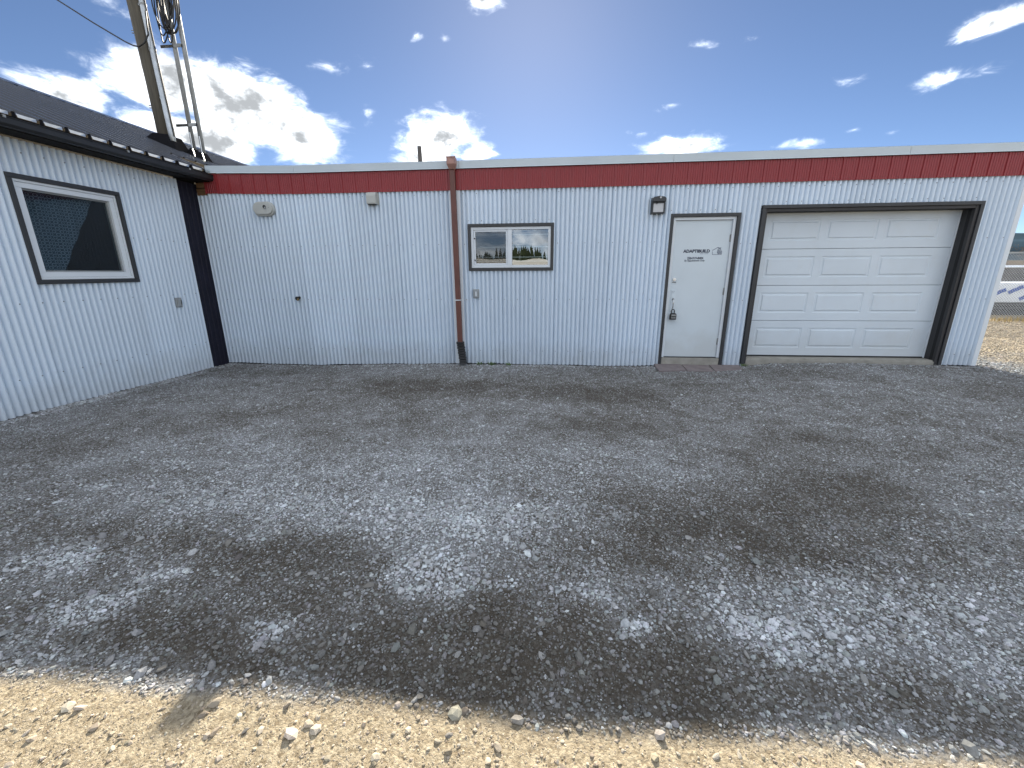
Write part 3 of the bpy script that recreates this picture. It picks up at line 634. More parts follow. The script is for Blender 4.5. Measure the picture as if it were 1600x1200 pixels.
# --- garage door
D = .17; go0, go1, gtop = gl_+.078, gr_-.088, ZC(.805)
mb = MB(); mb.frame(gl_, gr_, ZC(-1.405), gt_, .046, -.046, .004, bottom=False); mb.build('garage_trim', 'charcoal', bld, bevel=.003)
mb = MB(); mb.box(gl_+.048, go0, -.026, D+.05, ZC(-1.40), gt_-.048); mb.box(go1, gr_-.048, -.026, D+.05, ZC(-1.40), gt_-.048); mb.box(go0+.001, go1-.001, -.026, D+.05, gtop, gt_-.048); mb.build('garage_jamb', 'jamb', bld, bevel=.003)
gd = thing('garage_door', '', '', (0, 0, 0)); del gd['label']; del gd['category']; gd.parent = bld
secs = [-1.297, -.750, -.219, .308, .815]
cols = [(3.267, 3.872), (4.060, 4.662), (4.860, 5.470)]
def embossed(mb, u0, u1, w0, w1, v):
    """raised field inside a sunken moulding, joined to the flat of the section"""
    rings = [(0, 0), (.010, .007), (.030, .007), (.042, -.003)]; R0 = None
    for d, dv in rings:
        r = [mb.P((u0+d, v+dv, w0+d)), mb.P((u1-d, v+dv, w0+d)), mb.P((u1-d, v+dv, w1-d)), mb.P((u0+d, v+dv, w1-d))]
        if R0:
            for k in range(4): mb.f.append([R0[k], R0[(k+1) % 4], r[(k+1) % 4], r[k]])
        R0 = r
    mb.f.append(R0)
for i in range(4):
    a, b = ZC(secs[i])+.003, ZC(secs[i+1])-.003; mb = MB(); h = b-a; e0, e1 = a+h*.225, b-h*.20
    x0_, x1_ = go0-.06, go1-.002
    ring = [x0_]
    for c0, c1 in cols: ring += [c0-.045, c1+.045]
    ring.append(x1_)
    mb.quad((x0_, D, a), (x1_, D, a), (x1_, D, e0), (x0_, D, e0)); mb.quad((x0_, D, e1), (x1_, D, e1), (x1_, D, b), (x0_, D, b))
    for k in range(0, len(ring), 2): mb.quad((ring[k], D, e0), (ring[k+1], D, e0), (ring[k+1], D, e1), (ring[k], D, e1))
    for c0, c1 in cols: embossed(mb, c0-.045, c1+.045, e0, e1, D)
    mb.quad((x0_, D, b), (x1_, D, b), (x1_, D+.04, b), (x0_, D+.04, b)); mb.quad((x0_, D, a), (x1_, D, a), (x1_, D+.04, a), (x0_, D+.04, a)); mb.quad((x0_, D+.041, a), (x1_, D+.041, a), (x1_, D+.041, b), (x0_, D+.041, b))
    mb.build('door_section', 'garagewhite', gd)
mb = MB(); mb.box(go0-.05, go1-.002, D-.004, D+.036, ZC(-1.312), ZC(-1.2945)); mb.build('bottom_seal', 'rubber', gd)
mb = MB(); mb.box(go1-.020, go1-.0012, D-.014, D-.002, ZC(-1.31), gtop-.002); mb.build('weather_strip', 'white', gd, bevel=.002)
mb = MB(); mb.box(gl_+.05, gr_-.05, .0, .32, -.2, ZC(-1.318)); mb.box(gl_+.06, gr_-.06, -.022, -.001, -.2, ZC(-1.335)); mb.build('concrete_sill', 'concrete', bld, bevel=.006)

# ------------------------------------------------------------------ fittings on the workshop wall
ds = thing('downspout', 'rust brown downspout with a square leader head and black rubber boot', 'downspout', (-1.44, -.08, 0))
mb = MB(); mb.box(-1.53, -1.362, -.036, -.031, gb(-1.44)-.005, ZC(1.185)); mb.build('backing_strip', 'white', bld)
mb = MB(); mb.hexa([(-1.475, -.118, ZC(-1.10)), (-1.395, -.118, ZC(-1.10)), (-1.395, -.060, ZC(-1.10)), (-1.475, -.060, ZC(-1.10)), (-1.494, -.118, ZC(1.44)), (-1.414, -.118, ZC(1.44)), (-1.414, -.060, ZC(1.44)), (-1.494, -.060, ZC(1.44))]); mb.build('pipe', 'rust', ds, bevel=.008)
mb = MB(); mb.box(-1.515, -1.389, -.180, -.058, ZC(1.505), ZC(1.600)); mb.hexa([(-1.492, -.130, ZC(1.445)), (-1.416, -.130, ZC(1.445)), (-1.416, -.060, ZC(1.445)), (-1.492, -.060, ZC(1.445)), (-1.513, -.178, ZC(1.504)), (-1.391, -.178, ZC(1.504)), (-1.391, -.060, ZC(1.504)), (-1.513, -.060, ZC(1.504))])
mb.frame(-1.522, -1.382, ZC(1.588), ZC(1.606), .006, -.186, -.178); mb.build('leader_head', 'copper', ds, bevel=.004)
mb = MB(); n = 9
for k in range(n):
    a, b = k/n, (k+1)/n; f = lambda t: (-1.435+.050*t, -.089-.050*t**2, ZC(-1.085-.365*t))
    p, q = f(a), f(b-.02); w = .058 if k % 2 == 0 else .054
    mb.hexa([(q[0]-w, q[1]-.045, q[2]), (q[0]+w, q[1]-.045, q[2]), (q[0]+w, q[1]+.035, q[2]), (q[0]-w, q[1]+.035, q[2]), (p[0]-w, p[1]-.045, p[2]), (p[0]+w, p[1]-.045, p[2]), (p[0]+w, p[1]+.035, p[2]), (p[0]-w, p[1]+.035, p[2])])
mb.build('rubber_boot', 'rubber', ds, bevel=.005)
mb = MB(); mb.box(-1.490, -1.398, -.124, -.119, ZC(-.428), ZC(-.414)); mb.box(-1.490, -1.484, -.119, -.024, ZC(-.428), ZC(-.414)); mb.box(-1.404, -1.398, -.119, -.030, ZC(-.428), ZC(-.414)); mb.box(-1.398, -1.29, -.035, -.030, ZC(-.426), ZC(-.416)); mb.build('strap', 'white', ds)

def stadium(cu, cw, hw, hh, n=10):
    p = []
    for k in range(n+1): a = -math.pi/2+math.pi*k/n; p.append((cu+hw-hh+hh*math.cos(a), cw+hh*math.sin(a)))
    for k in range(n+1): a = math.pi/2+math.pi*k/n; p.append((cu-hw+hh+hh*math.cos(a), cw+hh*math.sin(a)))
    return p
em = thing('oval_wall_box', 'beige oval box with one dark knockout hole high on the wall', 'utility box', (-4.476, -.02, ZC(.865)))
mb = MB(); mb.prism(stadium(-4.476, ZC(.975), .172, .106), -.075, -.018); mb.build('base', 'beige', em, bevel=.012)
mb = MB(); mb.prism(stadium(-4.476, ZC(.982), .158, .092), -.098, -.0752); mb.build('cover', 'beige', em, bevel=.010)
mb = MB(); mb.disc((-4.440, ZC(1.000)), .026, -.1005, -.0982, 14); mb.build('hole', 'dark', em)
mb = MB(); mb.tube([(-4.432, -.101, ZC(.992)), (-4.420, -.118, ZC(.972))], .012, 8); mb.build('cable_stub', 'grey', em)
mb = MB(); mb.disc((-4.372, ZC(.99)), .007, -.101, -.0982, 8); mb.build('screw', 'galvdull', em)

vh = thing('vent_hood', 'small off white vent hood under the red fascia', 'vent hood', (-2.71, -.02, ZC(1.0)))
mb = MB(); mb.box(-2.795, -2.625, -.030, -.0185, ZC(1.005), ZC(1.170)); mb.build('flange', 'beige', vh, bevel=.003)
arc = [(-.0305, ZC(1.005)), (-.105, ZC(1.005)), (-.115, ZC(1.02)), (-.115, ZC(1.12)), (-.105, ZC(1.150)), (-.085, ZC(1.170)), (-.055, ZC(1.178)), (-.0305, ZC(1.18))]
T2 = lambda p: (p[1], p[0], p[2]); mb = MB(T2); mb.prism(arc, -2.785, -2.640); mb.build('hood', 'beige', vh, bevel=.004)
mb = MB(); mb.box(-2.770, -2.655, -.100, -.035, ZC(.998), ZC(1.0045)); mb.build('outlet_flap', 'dark', vh)

def cover_box(T, u, w, root_loc, label):
    o = thing('outlet_box', label, 'outlet', root_loc)
    mb = MB(T); mb.box(u-.050, u+.050, -.045, -.017, w-.07, w+.07); mb.build('box', 'grey', o, bevel=.007)
    mb = MB(T); mb.box(u-.036, u+.036, -.056, -.0455, w-.055, w+.052); mb.build('cover', 'grey', o, bevel=.008)
    return o
ob = cover_box(MAIN, -1.160, ZC(-.327), (-1.16, -.02, ZC(-.4)), 'grey outlet box with a white switch below the sliding window')
mb = MB(); mb.box(-1.172, -1.147, -.063, -.0565, ZC(-.365), ZC(-.292)); mb.build('switch', 'white', ob, bevel=.003)
ob2 = cover_box(WING, -.778, ZC(-.412), (X0+.02, -.778, ZC(-.48)), 'grey weatherproof outlet box near the dark corner of the wing wall')
mb = MB(WING); mb.box(-.758, -.748, -.061, -.0565, ZC(-.445), ZC(-.378)); mb.build('slot', 'dark', ob2)

hb = thing('hose_bib', 'small black hose tap with brass spout on the white wall', 'tap', (-4.11, -.02, ZC(-.42)))
mb = MB(); mb.tube([(-4.105, -.012, ZC(-.395)), (-4.105, -.075, ZC(-.395)), (-4.105, -.105, ZC(-.425))], .012, 8); mb.build('spout', 'brass', hb, smooth=True)
mb = MB(); mb.disc((-4.145, ZC(-.398)), .030, -.060, -.018, 12); mb.disc((-4.078, ZC(-.383)), .022, -.095, -.082, 10); mb.build('handwheel', 'black', hb, bevel=.003)
mb = MB(); mb.tube([(-4.145, -.06, ZC(-.40)), (-4.115, -.07, ZC(-.425)), (-4.09, -.08, ZC(-.40))], .008, 6); mb.build('stem', 'black', hb)

wlamp = thing('wall_lamp', 'dark bronze wall lamp with a frosted front beside the door', 'wall lamp', (1.53, -.02, ZC(.79)))
mb = MB(); mb.box(1.432, 1.622, -.030, -.0185, ZC(.795), ZC(1.02)); mb.build('back_plate', 'bronze', wlamp, bevel=.004)
hood = [(1.432, ZC(.955)), (1.622, ZC(.955)), (1.622, ZC(1.000)), (1.600, ZC(1.020)), (1.527, ZC(1.030)), (1.455, ZC(1.020)), (1.432, ZC(1.000))]
mb = MB(); mb.prism(hood, -.125, -.0305); mb.build('hood', 'bronze', wlamp, bevel=.006)
mb = MB(); mb.frame(1.436, 1.618, ZC(.800), ZC(.954), .018, -.100, -.0305); mb.build('frame', 'bronze', wlamp, bevel=.003)
mb = MB(); mb.box(1.455, 1.599, -.092, -.040, ZC(.819), ZC(.9355)); mb.build('diffuser', 'frost', wlamp, bevel=.003)
mb = MB(); mb.prism([(1.485, ZC(.955)), (1.515, ZC(.955)), (1.500, ZC(.918))], -.105, -.1005); mb.build('glass_chip', 'dark', wlamp)
mb = MB(); mb.disc((1.54, ZC(1.008)), .013, -.134, -.1255, 12); mb.build('photocell', 'frost', wlamp)

lk = thing('key_lock_box', 'black combination key box hanging from the door handle', 'lock box', (1.888, -.05, ZC(-.72)))
mb = MB(); mb.tube([(1.862, -.032, ZC(-.625)), (1.862, -.034, ZC(-.585)), (1.872, -.036, ZC(-.568)), (1.895, -.036, ZC(-.568)), (1.905, -.034, ZC(-.585)), (1.905, -.032, ZC(-.625))], .0075, 8); mb.build('shackle', 'black', lk, smooth=True)
mb = MB(); mb.prism([(1.842, ZC(-.722)), (1.934, ZC(-.722)), (1.936, ZC(-.640)), (1.920, ZC(-.622)), (1.856, ZC(-.622)), (1.842, ZC(-.650))], -.062, -.014); mb.build('body', 'black', lk, bevel=.006)
mb = MB(); mb.box(1.858, 1.924, -.067, -.0625, ZC(-.700), ZC(-.640)); mb.build('dial_plate', 'galvdull', lk, bevel=.003)
for k in range(4):
    mb = MB(); mb.box(1.862+.015*k, 1.873+.015*k, -.071, -.0675, ZC(-.682), ZC(-.662)); mb.build('dial', 'black', lk)

# paving slabs at the door
for k, (pts, lab) in enumerate((
  (((1.645,-.435),(2.060,-.375),(2.085,.0),(1.670,-.03)), 'worn grey paving slab at the left of the door step'),
  (((2.075,-.385),(2.455,-.405),(2.505,-.005),(2.098,.0)), 'middle worn paving slab directly in front of the white door'),
  (((2.472,-.405),(2.915,-.285),(2.960,-.05),(2.520,-.012)), 'reddish paving slab at the right of the door step'))):
    zt = (.050, .040, .052)[k]; tilt = (.0, .006, -.006)[k]
    mb = MB(); mb.hexa([(a, b, zt-.07) for a, b in pts]+[(a, b, zt+tilt*(i in (0, 3))-.012*(i in (0, 1))) for i, (a, b) in enumerate(pts)])
    o = mb.build('paving_slab', 'paver', None, bevel=.007); tag(o, lab, 'paving slab', 'paving slabs at the door')

for k, (wx_, n_) in enumerate(((-1.12, 26), (-.93, 34), (-.66, 20), (3.02, 22))):
    mb = MB(); r = random.Random(40+k); g0 = float(gz(wx_, -.07))
    for j in range(n_):
        a = r.uniform(0, 6.28); l = r.uniform(.02, .07); h = r.uniform(.02, .06); bx, by = wx_+r.gauss(0, .025), -.075+r.gauss(0, .015); c, d = math.cos(a), math.sin(a)
        mb.f.append([mb.P((bx-d*.004, by+c*.004, g0-.004)), mb.P((bx+d*.004, by-c*.004, g0-.004)), mb.P((bx+c*l*.6+d*.005, by+d*l*.6-c*.005, g0+h*.8)), mb.P((bx+c*l, by+d*l*.8, g0+h))])
    tag(mb.build('weed', 'weed', None), ('tiny green weed tuft just right of the black rubber boot', 'largest tiny weed tuft at the wall foot, second from the rubber boot', 'third tiny weed tuft from the rubber boot, below the sliding window', 'tiny weed tuft at the wall foot between the two doors')[k], 'weed', 'weeds along the wall foot')
# ------------------------------------------------------------------ side wing
wing = thing('side_wing', 'side building of white corrugated metal with a dark ribbed metal roof', 'building', (X0, -3, 0))
ly0, ly1, lz0, lz1 = -2.466, -1.308, ZC(-.100), ZC(1.023)
gw = lambda u: float(gz(X0+.02, u))+.006+.012*float(fbm(np.array([u*6.]), np.array([.7]), 3, 95)[0])-.006
PHL = -2.470; WT = ZC(1.37)
corrugated('siding_sheet', WING, wing, -8.0, ly0+.02, gw, WT, PHL)
corrugated('siding_sheet', WING, wing, ly0+.02, ly1-.02, gw, lz0+.02, PHL)
corrugated('siding_sheet', WING, wing, ly0+.02, ly1-.02, lz1-.02, WT, PHL)
corrugated('siding_sheet', WING, wing, ly1-.02, -.372, gw, WT, PHL)
f0 = -2.470-12*S
screws(WING, wing, [(-8, -.4, ZC(-.297), S, f0), (-8, -.4, ZC(-1.075), S, f0+.01), (ly1+.03, -.4, ZC(.47), S, f0), (-8, ly0-.05, ZC(.47), S, f0), (-8, -.4, ZC(1.24), S, f0)], PHL)
mb = MB(WING); mb.box(-8, ly0+.04, .022, .07, -.25, WT); mb.box(ly0+.04, ly1-.04, .022, .07, -.25, lz0+.04); mb.box(ly0+.04, ly1-.04, .022, .07, lz1-.04, WT); mb.box(ly1-.04, 9.0, .022, .07, -.25, WT); mb.build('sheathing', 'dark', wing)
# dark ribbed corner panel
mb = MB(WING); prev = None; pts = [(-.372, -.002), (-.372, -.036)]
for k in range(4):
    u = -.352+.092*k; pts += [(u, -.036), (u+.008, -.028), (u+.052, -.028), (u+.060, -.036)]
pts += [(-.012, -.036)]
for u, v in pts:
    a = [mb.P((u, v, gw(u)-.01)), mb.P((u, v, ZC(1.352)))]
    if prev: mb.f.append([prev[0], a[0], a[1], prev[1]])
    prev = a
mb.build('corner_panel', 'navy', wing)
# eaves: gutter board, soffit, ribbed roof
EX, EZ, SL, RX = -5.30, ZC(1.537), .417, -9.0
mb = MB(); mb.box(EX-.020, EX-.002, -8.2, -.055, ZC(1.375), EZ-.030); mb.build('fascia_board', 'soffit', wing, bevel=.003)
mb = MB(); mb.box(X0+.03, EX-.022, -8.2, -.055, ZC(1.385), ZC(1.398)); mb.build('soffit', 'soffit', wing)
mb = MB(); mb.box(X0+.03, EX-.022, -.054, -.040, ZC(1.380), ZC(1.535)); mb.box(X0-.30, X0+.029, -.054, -.040, ZC(1.36), ZC(1.64)); mb.build('eave_end_board', 'soffit', wing)
prof_g = [(0, ZC(1.385)), (.055, ZC(1.385)), (.075, ZC(1.410)), (.075, ZC(1.460)), (.082, ZC(1.467)), (.082, ZC(1.473)), (.066, ZC(1.473)), (.066, ZC(1.415)), (.052, ZC(1.397)), (0, ZC(1.397))]
mb = MB(lambda p: (EX-.0015+p[0], p[1], p[2])); mb.prism(prof_g, -8.2, -.060); mb.build('gutter', 'black', wing)
for yb in (-7.4, -6.2, -5.0, -3.8, -2.6, -1.4, -.5):
    mb = MB(); mb.box(EX+.070, EX+.086, yb, yb+.022, ZC(1.455), ZC(1.478)); mb.build('gutter_clip', 'galvdull', wing)
mb = MB(); rs = []
y = -8.25
while y < 9.2:
    for dy, dn in ((0, 0), (.012, .024), (.036, .024), (.048, 0), (.080, 0), (.100, 0), (.110, 0), (.126, 0), (.156, 0), (.170, 0), (.184, 0), (.200, 0)):
        rs.append((y+dy, dn))
    y += .2300
prev = None
for yy, dn in rs:
    if abs(yy) < .0: continue
    xe = EX+.035 if yy < -.055 else X0-.35
    a = [mb.P((xe+dn*SL*.9, yy, EZ+(EX-xe)*SL+dn)), mb.P((RX, yy, EZ+(EX-RX)*SL+dn))]
    if prev: mb.f.append([prev[0], a[0], a[1], prev[1]])
    prev = a
roof = mb.build('roof', 'roofmetal', wing)
mb = MB(); mc_ = MB()
for yy0 in [rs[i][0] for i in range(0, len(rs), 12) if rs[i][0] < -.15]:
    xe = EX+.038; mc_.quad((xe+.002, yy0+.004, EZ-.045), (xe+.002, yy0+.046, EZ-.045), (xe+.003, yy0+.038, EZ+.002), (xe+.003, yy0+.012, EZ+.002))
    mb.quad((xe+.001, yy0+.056, EZ-.036), (xe+.001, yy0+.212, EZ-.036), (xe-.004, yy0+.216, EZ-.004), (xe-.004, yy0+.052, EZ-.004))
mb.build('eave_flashing', 'galv', roof, kind='stuff'); mc_.build('rib_closures', 'boot', roof, kind='stuff')
rz = EZ+(EX-RX)*SL
mb = MB(); mb.quad((RX, -8.25, rz), (RX, 9.2, rz), (RX-4.2, 9.2, rz-4.2*SL), (RX-4.2, -8.25, rz-4.2*SL)); mb.build('far_slope', 'roofmetal', roof)
mb = MB(); mb.hexa([(RX+.16, -8.3, rz-.045), (RX+.16, 9.25, rz-.045), (RX-.16, 9.25, rz-.045), (RX-.16, -8.3, rz-.045), (RX+.01, -8.3, rz+.035), (RX+.01, 9.25, rz+.035), (RX-.01, 9.25, rz+.035), (RX-.01, -8.3, rz+.035)]); mb.build('ridge_cap', 'roofmetal', roof)
# wing window
W = MB(WING); W.frame(ly0, ly1, lz0, lz1, .046, -.046, .012); wwin = W.build('window', 'charcoal', wing, bevel=.004)
mb = MB(WING); mb.frame(ly0+.048, ly1-.048, lz0+.048, lz1-.048, .026, -.024, .06); mb.frame(ly0+.075, ly1-.075, lz0+.075, lz1-.075, .055, -.012, .06); mb.build('frame', 'white', wwin, bevel=.004)
mb = MB(WING); mb.frame(ly0+.131, ly1-.131, lz0+.131, lz1-.131, .016, .016, .06); mb.build('glazing_bead', 'grey', wwin, bevel=.002)
mb = MB(WING); mb.box(ly0+.147, ly1-.147, .034, .038, lz0+.147, lz1-.147); mb.build('pane', 'glassdark', wwin)
mb = MB(WING); a0, a1, b0, b1 = ly0+.10, ly1-.10, lz0+.10, lz1-.10; n = 26; prev = None
for k in range(n+1):
    u = a0+(a1-a0)*k/n; t = (u-a0)/(a1-a0)
    # drawn aside: the lower edge climbs diagonally towards the far side
    lo = b0 if t < .30 else b0+(b1-b0)*min(1, (t-.30)/.56)
    v = .095+.010*math.sin(u*42)
    col = [mb.P((u, v+.012*math.sin(j*.9+u*9), lo+(b1-lo)*j/6)) for j in range(7)]
    if prev:
        for j in range(6): mb.f.append([prev[j], col[j], col[j+1], prev[j+1]])
    prev = col
mb.build('curtain', 'curtain', wwin, smooth=True)
mb = MB(WING); mb.box(ly0-.4, ly1+.4, 1.5, 1.54, lz0-.6, lz1+.3); mb.box(ly0-.4, ly1+.4, .08, 1.5, lz0-.6, lz0-.56); mb.box(ly0-.44, ly0-.4, .08, 1.54, lz0-.6, lz1+.3); mb.box(ly1+.4, ly1+.44, .08, 1.54, lz0-.6, lz1+.3); mb.box(ly0-.4, ly1+.4, .08, 1.5, lz1+.26, lz1+.3); mb.build('room', 'room', wwin)

# ------------------------------------------------------------------ on the roofs
roofz = lambda x: EZ+(EX-x)*SL
pl = thing('utility_pole', 'weathered round wooden utility pole rising through the dark metal roof', 'utility pole', (-7.09, 1.32, roofz(-7.09)))
px_, pz_ = -7.085, roofz(-7.09)
mb = MB(); mb.tube([(px_, 1.32, pz_-.4), (px_-.038, 1.32, pz_+1.0), (px_-.085, 1.32, pz_+2.2), (px_-.17, 1.32, pz_+4.4)], [.134, .131, .128, .122], 20); mb.build('pole', 'polewood', pl, smooth=True)
mb = MB(); mb.hexa([(px_-.26, 1.08, roofz(px_-.26)-.03), (px_+.24, 1.08, roofz(px_+.24)-.03), (px_+.24, 1.56, roofz(px_+.24)-.03), (px_-.26, 1.56, roofz(px_-.26)-.03), (px_-.15, 1.17, pz_+.20), (px_+.14, 1.17, pz_+.16), (px_+.14, 1.47, pz_+.16), (px_-.15, 1.47, pz_+.20)]); mb.build('roof_boot', 'boot', pl, bevel=.01)
for dz, s_ in ((.62, -1), (.66, -1), (1.76, -1), (1.80, -1)):
    mb = MB(); mb.tube([(px_-.11-.03*dz, 1.28, pz_+dz), (px_-.17-.03*dz, 1.26, pz_+dz)], .008, 6); mb.build('spike', 'galvdull', pl)
cd = thing('metal_conduit', 'shiny galvanized conduit strapped to the wooden utility pole', 'conduit', (-6.92, 1.25, roofz(-6.92)))
cx_ = -6.925
mb = MB(); mb.tube([(cx_+.02, 1.22, roofz(cx_)-.1), (cx_+.01, 1.22, roofz(cx_)+.3), (cx_-.03, 1.24, roofz(cx_)+1.2), (cx_-.08, 1.26, roofz(cx_)+2.5), (cx_-.15, 1.28, roofz(cx_)+4.4)], .048, 16); mb.build('conduit', 'galv', cd, smooth=True)
mb = MB(); mb.hexa([(cx_-.10, 1.08, roofz(cx_-.10)-.02), (cx_+.16, 1.08, roofz(cx_+.16)-.02), (cx_+.16, 1.34, roofz(cx_+.16)-.02), (cx_-.10, 1.34, roofz(cx_-.10)-.02), (cx_-.06, 1.15, roofz(cx_)+.15), (cx_+.10, 1.15, roofz(cx_)+.11), (cx_+.10, 1.29, roofz(cx_)+.11), (cx_-.06, 1.29, roofz(cx_)+.15)]); mb.build('boot', 'boot', cd, bevel=.01)
for dz in (.80, 1.55, 2.2):
    mb = MB(); c = cx_-.032*dz; mb.tube([(c, 1.235+.01*dz, roofz(cx_)+dz), (c, 1.236+.01*dz, roofz(cx_)+dz+.03)], .054, 16); mb.box(c-.16, c-.05, 1.24, 1.262, roofz(cx_)+dz, roofz(cx_)+dz+.03); mb.build('strap', 'galvdull', cd)
mb = MB(); mb.tube([(cx_+.075, 1.21, roofz(cx_)+.2), (cx_+.035, 1.22, roofz(cx_)+1.2), (cx_-.01, 1.24, roofz(cx_)+2.5), (cx_-.07, 1.26, roofz(cx_)+4.4)], .010, 6); mb.build('ground_wire', 'black', cd)
ms = thing('mast_frame', 'pair of slim grey steel masts joined by short cross straps', 'mast', (-6.65, 1.47, roofz(-6.65)))
for mx_, dx_ in ((-6.735, 0), (-6.560, 0)):
    z0 = roofz(mx_); mb = MB(); mb.tube([(mx_, 1.47, z0-.05), (mx_, 1.47, z0+4.2)], .036, 12); mb.build('pipe', 'galvdull', ms, smooth=True)
    mb = MB(); mb.hexa([(mx_-.10, 1.36, roofz(mx_-.10)), (mx_+.10, 1.36, roofz(mx_+.10)), (mx_+.10, 1.58, roofz(mx_+.10)), (mx_-.10, 1.58, roofz(mx_-.10)), (mx_-.042, 1.43, z0+.15), (mx_+.042, 1.43, z0+.13), (mx_+.042, 1.51, z0+.13), (mx_-.042, 1.51, z0+.15)]); mb.build('foot', 'boot', ms, bevel=.006)
    mb = MB(); mb.tube([(mx_+.03, 1.40, z0+.4), (mx_+.035, 1.39, z0+.12), (mx_+.10, 1.34, z0-.03)], .010, 6); mb.build('brace', 'galv', ms)
for zz in (ZC(2.66), ZC(3.90)):
    mb = MB(); mb.box(-6.97, -6.55, 1.425, 1.433, zz-.022, zz+.022); mb.build('strap', 'charcoal', ms)
    mb = MB(); mb.box(-6.715, -6.575, 1.415, 1.424, zz-.028, zz+.028); mb.build('clamp', 'galvdull', ms)
coil = MB(); crg = random.Random(3)
for k in range(9):
    c0 = Vector((-6.68+crg.uniform(-.06, .12), 1.34+crg.uniform(-.05, .03), ZC(4.45)+crg.uniform(-.08, .12))); rx_, rz_ = crg.uniform(.09, .20), crg.uniform(.28, .52); tl = crg.uniform(-.45, -.05)
    coil.tube([(c0.x+rx_*math.cos(t)+tl*-rz_*math.sin(t)*.5, c0.y+.03*math.sin(t*2+k), c0.z+rz_*math.sin(t)) for t in [2*math.pi*j/22 for j in range(23)]], .0105, 5, cap=False)
coil.tube([(-6.74, 1.40, ZC(5.4)), (-6.735, 1.39, ZC(4.75)), (-6.72, 1.36, ZC(4.35)), (-6.66, 1.34, ZC(4.05))], .030, 8)
coil.tube([(-6.60, 1.40, ZC(5.4)), (-6.62, 1.37, ZC(4.8)), (-6.58, 1.34, ZC(4.30))], .026, 8)
tag(coil.build('cable_coil', 'black', None, smooth=True), 'tangle of looped black cable hanging from the steel masts', 'cable')
ow = MB(); wp = [(-13.5, 1.0, ZC(8.2)), (-10.5, 1.1, ZC(5.95)), (-8.5, 1.15, ZC(4.55)), (-7.88, 1.15, ZC(4.165)), (-7.35, 1.13, ZC(3.86)), (-7.20, 1.12, ZC(3.79)), (-7.09, 1.11, ZC(3.765)), (-6.98, 1.12, ZC(3.82)), (-6.91, 1.15, ZC(3.95)), (-6.90, 1.18, ZC(4.3))]
ow.tube(wp, .012, 6); tag(ow.build('overhead_wire', 'black', None, smooth=True), 'thin black wire sagging from the sky to the utility pole', 'wire')
vp = thing('roof_vent_pipe', 'short dark vent pipe standing above the flat roof edge', 'vent pipe', (-2.247, 1.0, ZC(1.48)))
mb = MB(); mb.tube([(-2.247, 1.0, ZC(1.46)), (-2.247, 1.0, ZC(2.062))], .037, 14); mb.build('pipe', 'galvdull' if False else 'lumbergrey', vp, smooth=True)
mb = MB(); mb.tube([(-2.247, 1.0, ZC(1.47)), (-2.247, 1.0, ZC(1.83))], .042, 14); mb.build('collar', 'rubber', vp, smooth=True)

# ------------------------------------------------------------------ yard beyond the corner
fc = thing('chain_link_fence', 'chain link fence on steel posts beyond the corner of the workshop', 'fence', (9, 6.85, 0))
for xx in np.arange(9, 26, 3.05):
    mb = MB(); mb.tube([(xx, 6.85, -.2), (xx, 6.85, 1.93)], .030, 8); mb.build('post', 'galvdull', fc, smooth=True)
mb = MB(); mb.tube([(9, 6.85, 1.92), (24.3, 6.85, 1.92)], .021, 8); mb.build('top_rail', 'galvdull', fc, smooth=True)
mb = MB()
def wire(a, b): mb.tube([a, b], .0042, 3, cap=False)
st = .075
for k in range(int(15.2/st)+26):
    xx = 9+k*st
    a, b = max(9, xx-1.88), min(24.3, xx)
    if b > a: wire((a, 6.83, .03+(xx-a if xx-a < 1.88 else 1.88)), (b, 6.83, .03+(xx-b)))
    a, b = max(9, xx-1.88), min(24.3, xx)
    if b > a: wire((a, 6.834, .03+1.88-(xx-a)), (b, 6.834, .03+1.88-(xx-b)))
mb.build('mesh_wires', 'galv', fc, kind='stuff')
def pack(x0, x1, y0, y1, z0, z1, label, seed):
    t = thing('wrapped_lumber_pack', label, 'lumber pack', (x0, y0, 0), 'white wrapped lumber packs in the yard')
    mb = MB(); mb.hexa([(x0, y0, z0), (x1, y0, z0), (x1, y1, z0), (x0, y1, z0), (x0+.03, y0+.05, z1), (x1-.03, y0+.02, z1-.03), (x1-.03, y1-.03, z1), (x0+.03, y1-.03, z1)]); mb.build('wrapping', 'wrap', t, bevel=.03)
    r = random.Random(seed); mb = MB()
    for k in range(7):
        u = x0+.12+k*.46+r.uniform(-.08, .08); w = z0+(z1-z0)*r.uniform(.08, .5); s_ = .40
        mb.quad((u, y0-.004, w), (u+s_, y0-.004, w+.20), (u+s_-.05, y0+.006, w+.30), (u-.05, y0+.002, w+.10))
    mb.build('blue_print', 'blueink', t); return t
pack(13.2, 16.6, 8.3, 9.3, .42, 1.06, 'white wrapped lumber pack with blue print behind the fence, nearest the corner', 1)
pack(16.8, 20.4, 8.4, 9.4, .42, 1.06, 'white wrapped lumber pack with blue print behind the fence, farther right', 2)
def stack(x0, x1, y0, y1, z0, z1, label, material, nb, loc_name='lumber_stack'):
    t = thing(loc_name, label, 'lumber stack', (x0, y0, 0), 'lumber stacks in the yard'); r = random.Random(int(x0*10)); h = (z1-z0)/nb
    for k in range(nb):
        mb = MB(); d = r.uniform(-.06, .06); mb.box(x0+d, x1+d, y0+r.uniform(-.03, .03), y1, z0+k*h, z0+(k+1)*h-.012); mb.build('board_layer', material, t)
stack(13.0, 20.6, 8.35, 9.4, .02, .40, 'low brown lumber stack under the white packs', 'lumbergrey', 4)
stack(15.0, 22.0, 11.5, 12.7, .0, 1.52, 'tall weathered lumber stack behind the white packs', 'lumbergrey', 9)
